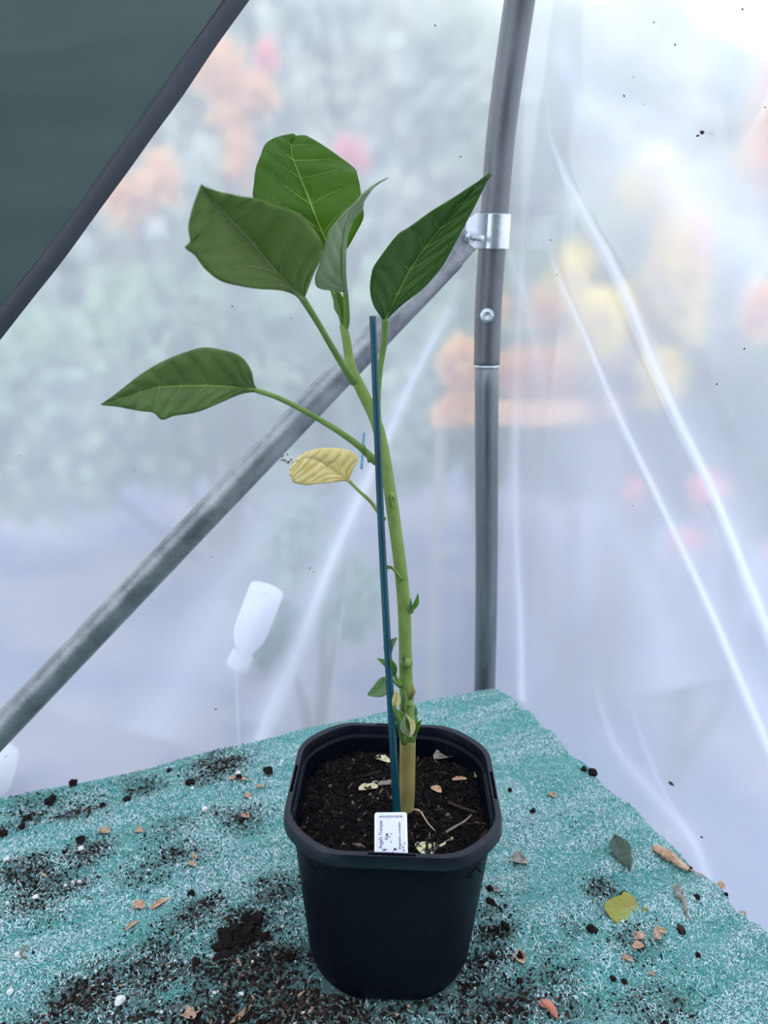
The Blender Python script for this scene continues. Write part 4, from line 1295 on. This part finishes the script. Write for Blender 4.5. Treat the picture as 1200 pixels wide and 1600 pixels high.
F += [[k*K+K-1, ((k+1) % N)*K+K-1, ((k+1) % N)*K, k*K] for k in range(N)]
M['pot_rim'] = simple('black_plastic_rim', (.004, .006, .013), (.022, .025, .034), .38, 40, lo=.55, hi=.85, spec=.38, bumpd=.0004, bscale=300)
o = mesh('rim', pot_xf(V), F, M['pot_rim'], t_pot)
o.modifiers.new('w', 'EDGE_SPLIT').split_angle = math.radians(40)

M['soil0'] = simple('wet_black_soil', (.003, .0026, .0028), (.009, .0075, .008), .8, 900, spec=.15)
M['twig2'] = simple('fine_dry_root', (.10, .075, .05), (.22, .16, .11), .85, 200)
# soil in the pot
SZ = .152
def soil_h(x, y):
    r = np.hypot(x+.0, y-.0)
    return SZ+.010*(fbm(x*40+3, y*40+8, 4)-.5)+.006*(fbm(x*120, y*120, 3)-.5)-.004*(r/.09)**2+.004*np.exp(-((x-.01)**2+(y-.01)**2)/.0012)
gx = np.linspace(-.0865, .0865, 150); X, Y = np.meshgrid(gx, gx, indexing='ij')
# map square onto rounded square
ho_ = .0862; rr_ = .052
def clampin(X, Y, h_, r_):
    ax, ay = np.abs(X), np.abs(Y); cx, cy = np.clip(ax-(h_-r_), 0, None), np.clip(ay-(h_-r_), 0, None)
    d = np.hypot(cx, cy); k = np.where((cx > 0) & (cy > 0) & (d > r_), r_/np.maximum(d, 1e-9), 1)
    return np.sign(X)*np.where(k < 1, h_-r_+cx*k, np.minimum(ax, h_)), np.sign(Y)*np.where(k < 1, h_-r_+cy*k, np.minimum(ay, h_))
X2, Y2 = clampin(X, Y, .0848, .052)
V = np.stack([X2, Y2, soil_h(X2, Y2)], -1).reshape(-1, 3)
M['potsoil'] = simple('moist_compost', (.004, .0032, .003), (.010, .008, .008), .9, 500, bumpd=.0015, bscale=700, spec=.1)
soil_o = mesh('potting_soil', pot_xf(V), grid_faces(150, 150), M['potsoil'], t_pot)
n = 9000
x = (rs.rand(n)*2-1)*.083; y = (rs.rand(n)*2-1)*.083; x, y = clampin(x, y, .082, .05)
R = .0005+.0020*rs.rand(n)**4+.0003*rs.rand(n)
C = np.stack([x, y, soil_h(x, y)+R*.4], 1)
V, F = crumb_cloud(C, R, rs, 2.0)
parts_V, parts_F = V, F
mi = np.repeat(rs.choice([0, 1, 2, 3], n, p=[.72, .20, .06, .02]), 8)
# root fibres and bark slivers
n2 = 2600
x = (rs.rand(n2)*2-1)*.08; y = (rs.rand(n2)*2-1)*.08; x, y = clampin(x, y, .08, .05)
C2 = np.stack([x, y, soil_h(x, y)+.0014], 1)
d = rs.normal(size=(n2, 3)); d[:, 2] *= .35; d /= np.linalg.norm(d, axis=1)[:, None]
L = (.002+.007*rs.rand(n2)**2)[:, None]; w = (.0002+.0005*rs.rand(n2)**3)[:, None]
s1 = np.cross(d, [0, 0, 1.]); s1 /= np.linalg.norm(s1, axis=1)[:, None]; s2 = np.cross(d, s1)
mid = C2+rs.normal(size=(n2, 3))*.0006
Vf = np.stack([C2-d*L, mid+s1*w, mid+s2*w, mid-s1*w, mid-s2*w, C2+d*L], 1).reshape(-1, 3)
ff_ = np.array([[0, 1, 2], [0, 2, 3], [0, 3, 4], [0, 4, 1], [5, 2, 1], [5, 3, 2], [5, 4, 3], [5, 1, 4]])
Ff = (ff_[None]+(np.arange(n2)*6)[:, None, None]).reshape(-1, 3)
mif = np.repeat(rs.choice([1, 2, 3, 0], n2, p=[.40, .14, .04, .42]), 8)
V = np.vstack([parts_V, Vf]); F = np.vstack([parts_F, Ff+len(parts_V)])
o = mesh('compost_crumbs', pot_xf(V), F, [M['soil0'], M['soil1'], M['soil2'], M['twig2']], t_pot, smooth=False, midx=np.concatenate([mi, mif]))
o['kind'] = 'stuff'

def soil_pt(px, py, lift=.001):
    p = at_z(px, py, SZ+.004)
    return p+np.array([0, 0, float(soil_h(p[0], p[1]))-SZ-.004+lift+.0018])
# litter on the soil
def litter(px, py, L_, w_, ang, mm, lb, lift=.0012, curl=.3):
    p = soil_pt(px, py, lift); s = pxs(p)
    V, F = flake(p, np.array([math.cos(ang), math.sin(ang), 0]), L_*s*1.3, w_*s*.9, rs, curl)
    o = mesh('leaf_scrap', V, F, M[mm], smooth=False, loc=tuple(p)); return tag(o, lb, 'leaf')
litter(576, 1234, 22, 9, .2, 'cream_leaf', 'angular cream leaf scrap on the soil left of the cane')
litter(598, 1187, 20, 7, -.5, 'cream_leaf', 'cream leaf scrap on the soil behind the cane')
litter(586, 1222, 9, 5, .2, 'cream_leaf', 'tiny cream scrap between the two larger scraps')
litter(606, 1228, 22, 7, .1, 'grey_leaf', 'brown crumpled scrap touching the cane on the soil')
litter(694, 1180, 24, 14, .3, 'grey_leaf', 'dark withered leaf with a pale stalk at the back of the pot')
litter(718, 1181, 14, 8, .5, 'grey_leaf', 'small withered brown scrap at the back right of the soil')
litter(681, 1233, 14, 7, -.7, 'brown_leaf', 'reddish-brown leaf scrap right of the stem on the soil')
litter(718, 1216, 16, 5, .1, 'brown_leaf', 'orange-brown husk further right on the soil')
M['olive_leaf'] = simple('olive_dry_leaf', (.20, .20, .08), (.36, .34, .16), .7, 200)
litter(751, 1202, 28, 7, 1.0, 'olive_leaf', 'olive curled leaf against the right rim of the pot', .003)
litter(764, 1302, 26, 8, .6, 'soil2', 'dark bark strip in the right front corner of the pot', .003)
# blotched yellow leaf with stalk
def outline_leaf(name, pts, zc, m, label, stalk=None, sr=.0008, dome=.002, matidx=None, cat='leaf', teeth=None, mk=None):
    """flat-lying leaf from outline pixel pairs (left,right) along its length"""
    f = (lambda x, y: soil_pt(x, y, zc)) if mk == 'soil' else (lambda x, y: place(x, y)+np.array([0, 0, zc]))
    Lp = catmull([f(*a) for a, b in pts], 30); Rp = catmull([f(*b) for a, b in pts], 30)
    if mk != 'soil':
        pass
    Mp = (Lp+Rp)/2
    w = np.linalg.norm(Lp-Rp, axis=1)
    Mp[:, 2] = Mp[:, 2].mean()+dome*.2; Lp[:, 2] = Mp[:, 2]+dome*(fbm(np.arange(30)*.25, np.zeros(30)+3, 2)); Rp[:, 2] = Mp[:, 2]+dome*(fbm(np.arange(30)*.25, np.zeros(30)+9, 2))
    t = thing(name, Mp[15], label, cat)
    o = leaf3(t, 'blade', Lp, Mp, Rp, m, M['veinF'] if matidx is None else matidx, 5, 0, .0006, .0005, 8, .16, None, .5, .0004)
    if stalk is not None:
        P = np.array([f(*q) for q in stalk]); P[:, 2] = np.linspace(Mp[:, 2].mean(), P[-1, 2]+.0015, len(P))
        V, F = tube(P, [sr, sr*.8], 7) if len(P) == 2 else tube(P, [sr]*len(P), 7, 14)
        mesh('stalk', V, F, m, t)
    return t
def blotch(name, light, dark, scale, lo, hi):
    m, n, out = mat(name); p = n.nodes.new('ShaderNodeBsdfPrincipled')
    n.links.new(ramp(n, noise(n, scale, 3, .6), [(lo, light), (hi, dark)]), p.inputs['Base Color']); p.inputs['Roughness'].default_value = .6
    n.links.new(p.outputs[0], out.inputs[0]); return m
M['blotchy'] = blotch('blotched_yellow_leaf', (.72, .66, .34), (.03, .025, .02), 150, .50, .54)
M['yg'] = leaf_mat('yellow_green_leaf', (.36, .27, .07), (.34, .42, .06), (.5, .55, .1), .2, .5, 38)
M['dg'] = simple('dark_dried_green_leaf', (.03, .055, .04), (.07, .11, .075), .7, 150, bumpd=.002, bscale=200)
outline_leaf('fallen_leaf', [((684,1322),(686,1318)), ((676,1331),(679,1313)), ((662,1332),(667,1311)), ((651,1322),(655,1312)), ((648,1316),(650,1312))], .0015, M['blotchy'],
             'yellow leaf blotched black with its stalk, on the soil beside the label', [(684, 1320), (694, 1316), (707, 1309)], .0012, .001, mk='soil')
outline_leaf('fallen_leaf', [((1001,1424),(1002,1427)), ((990,1403),(1000,1440)), ((975,1395),(984,1446)), ((970,1399),(968,1445)), ((955,1404),(956,1438)), ((946,1412),(947,1425)), ((944,1414),(944,1420))], .0016, M['yg'],
             'flat yellow-green leaf turning brown at one end, on the right of the cloth', [(1000, 1425), (1011, 1427)], .0016, .003)
outline_leaf('fallen_leaf', [((961,1311),(958,1312)), ((974,1317),(951,1325)), ((983,1328),(954,1336)), ((986,1346),(966,1350)), ((986,1358),(976,1359)), ((984,1366),(982,1366))], .004, M['dg'],
             'dark dried green leaf lying above the yellow-green one', None, .001, .005, matidx=M['dg'])
# curled brown leaf with stalk at the right edge
t = thing('curled_leaf', place(1048, 1342), 'curled tan dry leaf with a thin stalk at the right edge of the cloth', 'leaf')
c = [place(x, y)+np.array([0, 0, .005]) for x, y in ((1020,1329),(1034,1336),(1050,1343),(1066,1349),(1077,1354))]
Pc = catmull(c, 26); T = np.gradient(Pc, axis=0); T /= np.linalg.norm(T, axis=1)[:, None]
rows = []
for i in range(26):
    s_ = i/25; r_ = .0065*(.55+.6*math.sin(math.pi*min(1, s_*1.05+.05)))*(1+.18*math.sin(i*1.9)); a0 = -.4+.5*math.sin(s_*4); sdv = np.cross([0, 0, 1.], T[i])
    ring = []
    for k in range(15):
        th = a0+k/14*5.3; rk = r_*(1-.35*k/14)*(1+.12*math.sin(k*2.1+i*.8))
        ring.append(Pc[i]+sdv*math.cos(th)*rk+np.array([0, 0, 1.])*math.sin(th)*rk*.75)
    rows.append(ring)
o = mesh('blade', np.array(rows).reshape(-1, 3), grid_faces(26, 15), M['brown_leaf'], t); o.modifiers.new('s', 'SOLIDIFY').thickness = .0004
V, F = tube([place(1077,1353)+np.array([0,0,.005]), place(1090,1358)+np.array([0,0,.004]), place(1099,1364)+np.array([0,0,.002]), place(1104,1370)+np.array([0,0,.001])], [.0008]*4, 7, 14); mesh('stalk', V, F, M['brown_leaf'], t)
V, F = lump(place(1079, 1349)+np.array([0, 0, .003]), .003, rs, .2, 1, .8); tag(mesh('soil_lump', V, F, M['soil1'], loc=tuple(place(1079, 1349))), 'round black lump touching the stalk end of the curled tan leaf', 'soil')
# twisted withered scrap
def curl_scrap(pts, r, m, label, name='twisted_scrap', ex=None):
    P = np.array([place(x, y)+np.array([0, 0, h_]) for x, y, h_ in pts])
    V, F = tube(P, r, 7, 26, R2=[q*.45 for q in r]); 
    V = V+rs.normal(size=V.shape)*.0002
    return tag(mesh(name, V, F, m, loc=tuple(P[0])), label, 'leaf')
curl_scrap([(1056,1404,.006),(1051,1396,.005),(1056,1393,.007),(1061,1399,.005),(1058,1407,.004),(1066,1412,.003),(1069,1420,.003),(1072,1430,.002),(1077,1436,.002)], [.001,.0015,.0015,.002,.0035,.003,.002,.0015,.002], M['grey_leaf'], 'twisted grey withered leaf with a curled end, right of the yellow-green leaf')
curl_scrap([(846,1569,.002),(853,1573,.004),(860,1577,.005),(866,1582,.004),(872,1587,.002)], [.001,.004,.0045,.004,.001], M['red_bit'], 'reddish curled dry leaf near the bottom edge right of the pot', 'curled_leaf')
curl_scrap([(1059,1446,.003),(1064,1452,.004),(1068,1458,.002)], [.001,.004,.001], M['soil2'], 'dark brown seed husk below the twisted grey leaf', 'seed_husk')
# twigs
def stick(pts, r, m, label, fn=soil_pt):
    P = np.array([fn(x, y)+np.array([0, 0, h_]) for x, y, h_ in pts]); V, F = tube(P, r, 7, 14)
    return tag(mesh('twig', V, F, m, loc=tuple(P[0])), label, 'twig')
M['twig'] = simple('dry_twig', (.16, .12, .08), (.36, .28, .19), .85, 200)
stick([(640,1270,.002),(655,1274,.003),(668,1286,.003),(680,1294,.002)], [.0007,.0008,.0007,.0005], M['brown_leaf'], 'thin orange-brown twig running right from the stem foot')
stick([(694,1298,.002),(712,1292,.003),(726,1283,.003),(737,1273,.003)], [.0012,.0011,.001,.0007], M['twig'], 'bent pale brown stick in the right front of the soil')
stick([(700,1252,.002),(724,1262,.003),(745,1269,.004)], [.0016,.0014,.001], M['soil2'], 'dark straight stick behind the pale one')
stick([(660,1171,.003),(673,1171,.004),(687,1177,.003)], [.0006,.0006,.0006], M['tan'], 'thin tan stalk leading to the withered leaf at the back')
stick([(35,1474,.002),(38,1484,.003),(33,1495,.003),(44,1502,.002)], [.001,.0009,.0008,.0006], M['twig'], 'forked brown root piece at the far left of the cloth', place)

# plant label
M['tag'] = simple('white_label_plastic', (.74, .74, .86), None, .4)
M['tag_edge'] = simple('white_label_edge', (.92, .92, .93), None, .5)
M['ink'] = simple('label_ink', (.05, .05, .09), None, .7)
tl, tr_, brr, bl = at(581, 1270, .534), at(632, 1269, .534), at(637, 1335, .5045), at(585.5, 1335, .5045)
xa = (tr_-tl+brr-bl)/2; Wd = np.linalg.norm(xa); xa /= Wd
ya = (tl+tr_-bl-brr)/2; Hd = np.linalg.norm(ya); ya /= Hd
na = np.cross(xa, ya); na /= np.linalg.norm(na); ya = np.cross(na, xa)
org = (bl+brr)/2
t_tag = thing('plant_label', org-ya*.02, 'small white printed plant label stuck in the soil at the front rim', 'label')
def tagpt(x, y, z): return org+xa*x+ya*y+na*z
rc = .0022
def rrect(w_, h0, h1, r_, z):
    pts = []
    for cx, cy, a0 in ((w_-r_, h1-r_, 0), (-w_+r_, h1-r_, 90)):
        for k in range(6):
            th = math.radians(a0+k*18); pts.append((cx+r_*math.cos(th), cy+r_*math.sin(th)))
    pts += [(-w_, 0), (-w_, h0), (w_, h0), (w_, 0)]
    return [tagpt(x, y, z) if y >= 0 else tagpt(x, 0, z)+np.array([0, .002, y]) for x, y in pts]
a1, a2 = rrect(Wd/2, -.016, Hd, rc, 0), rrect(Wd/2, -.016, Hd, rc, -.0008)
n_ = len(a1); V = np.array(a1+a2); F = [list(range(13))+[n_-1], [n_-4, n_-3, n_-2, n_-1], [n_+k for k in list(range(13))+[n_-1]][::-1], [2*n_-1, 2*n_-2, 2*n_-3, 2*n_-4]]+[[k, n_+k, n_+(k+1) % n_, (k+1) % n_] for k in range(n_)]
mesh('label_card', V, F, M['tag_edge'], t_tag, smooth=False)
V = np.array([tagpt(x, y, .00012) for x, y in ((-Wd/2+.0012, .0005), (Wd/2-.0018, .0005), (Wd/2-.0018, Hd-.0012), (-Wd/2+.0012, Hd-.0012))]); V = np.vstack([V, V-na*.0001])
mesh('printed_face', V, [[0, 1, 2, 3], [7, 6, 5, 4], [0, 4, 5, 1], [1, 5, 6, 2], [2, 6, 7, 3], [3, 7, 4, 0]], M['tag'], t_tag, smooth=False)
def text(body, size, x, y, rotz, name='lettering', xs=1.0):
    cu = bpy.data.curves.new(name, 'FONT'); cu.body = body; cu.size = size; cu.extrude = .00004; cu.offset = size*.012
    to = bpy.data.objects.new(name, cu); COL.objects.link(to)
    bpy.context.view_layer.update()
    dg = bpy.context.evaluated_depsgraph_get()
    me = bpy.data.meshes.new_from_object(to.evaluated_get(dg))
    bpy.data.objects.remove(to)
    c, s = math.cos(rotz), math.sin(rotz)
    co = np.empty(len(me.vertices)*3, np.float32); me.vertices.foreach_get('co', co); co = co.reshape(-1, 3).astype(float)
    co[:, 0] *= xs
    V = np.array([tagpt(x+c*p[0]-s*p[1], y+s*p[0]+c*p[1], .0002+p[2]) for p in co])
    F = [list(p.vertices) for p in me.polygons]
    bpy.data.meshes.remove(me)
    return mesh(name, V, F, M['ink'], t_tag, smooth=False)
hp = math.pi/2
text("Angel's Trumpet", .0044, -Wd/2+.0066, .0045, hp, xs=.78)
text("Pink", .0042, -.0022, .0115, hp, xs=.8)
text("Brugmansia x suaveolens", .0030, Wd/2-.0058, .0040, hp, xs=.74)
text("BRUGELWARZENTRUM", .0024, Wd/2-.0040, Hd-.0028, math.pi, xs=.78)
# specks of soil stuck on the label
Cs = np.array([tagpt(x, y, .0004) for x, y in ((-.006, .0035), (-.002, .0012), (.001, .0012), (-.0005, .0008), (.003, .004), (.0105, .003), (.0115, .009), (.010, .0055), (-.001, .014), (.0005, .0165), (-.0035, .0155), (.0, .010))])
V, F = crumb_cloud(Cs, .0006+.0007*rs.rand(len(Cs)), rs, 1.5)
o = mesh('soil_specks', V, F, M['soil1'], t_tag, smooth=False); o['kind'] = 'stuff'

# ------------------------------------------------------------------ marks on the film
M['speck'] = simple('dark_speck', (.03, .02, .02), (.08, .06, .05), .9, 300)
def on_film(px, py, off=-.001):
    c = CORNER
    pb = at_plane(px, py, NB, DB+off); 
    if np.dot(pb-c, U) > 0.02: return pb
    return at_plane(px, py, NR, DR+off)
cs = []; rr_l = []
for px, py, r in ((363,479,2),(455,497,1.5),(500,752,2),(484,888,2.2),(490,894,1.5),(337,1108,2.5),(380,1110,1.5),(1055,70,2),(1022,35,1.8),(860,375,2),(1048,1224,3),(1096,1308,2),(720,245,2),(680,40,1.5),(1163,545,2),(1160,14,1.5),(210,735,1.5),(30,712,1.5),(1005,163,1.2),(975,150,1.5),(1195,168,1.5),(990,120,1.2),(870,430,1.5),(1120,600,2),(990,790,1.5),(330,870,1.5),(9,1182,1.5)):
    p = on_film(px, py, -.006); cs.append(p); rr_l.append(r*pxs(p)*.8)
V, F = crumb_cloud(np.array(cs), np.array(rr_l), rs, 1.0)
tag(mesh('film_specks', V, F, M['speck'], smooth=False, loc=tuple(CORNER)), 'scattered tiny dark specks stuck to the inside of the clear sheeting', 'dirt', kind='stuff')
p = on_film(1097, 207, -.006); s = pxs(p)
V, F, _ = join([lump(p, np.array([.0034, .0020, .0018]), rs, .15, 1), lump(p+np.array([-.004, 0, -.003]), np.array([.002, .0005, .0010]), rs, .1, 1)])
tag(mesh('fly', V, F, M['speck'], loc=tuple(p)), 'small dark fly resting on the sheeting at the upper right', 'insect')
parts = []
for dx, dy, r in ((-8,-3,2.5),(-2,4,2.6),(3,6,3),(7,2,1.8),(1,-6,2),(-6,3,2),(9,7,1.5),(-9,-8,1.3)):
    p = on_film(448+dx, 716+dy, -.006); parts.append(lump(p, np.array([r*1.6, r*.6, r*.7])*pxs(p), rs, .3, 1))
V, F, _ = join(parts); tag(mesh('mud_smear', V, F, M['rust'], loc=tuple(on_film(448, 716))), 'small brown muddy smear on the sheeting left of the yellow leaf', 'dirt')
M['bluetie'] = simple('pale_blue_mark', (.16, .42, .60), None, .6)
a_, b_ = on_film(569, 676, -.006), on_film(565, 733, -.006); V, F = tube([a_, (a_+b_)/2+NB*.0005, b_], [.0018]*3, 8, 8, R2=[.0008]*3)
tag(mesh('tape_strip', V, F, M['bluetie'], loc=tuple(b_)), 'faint short blue strip on the sheeting just left of the cane', 'tape')
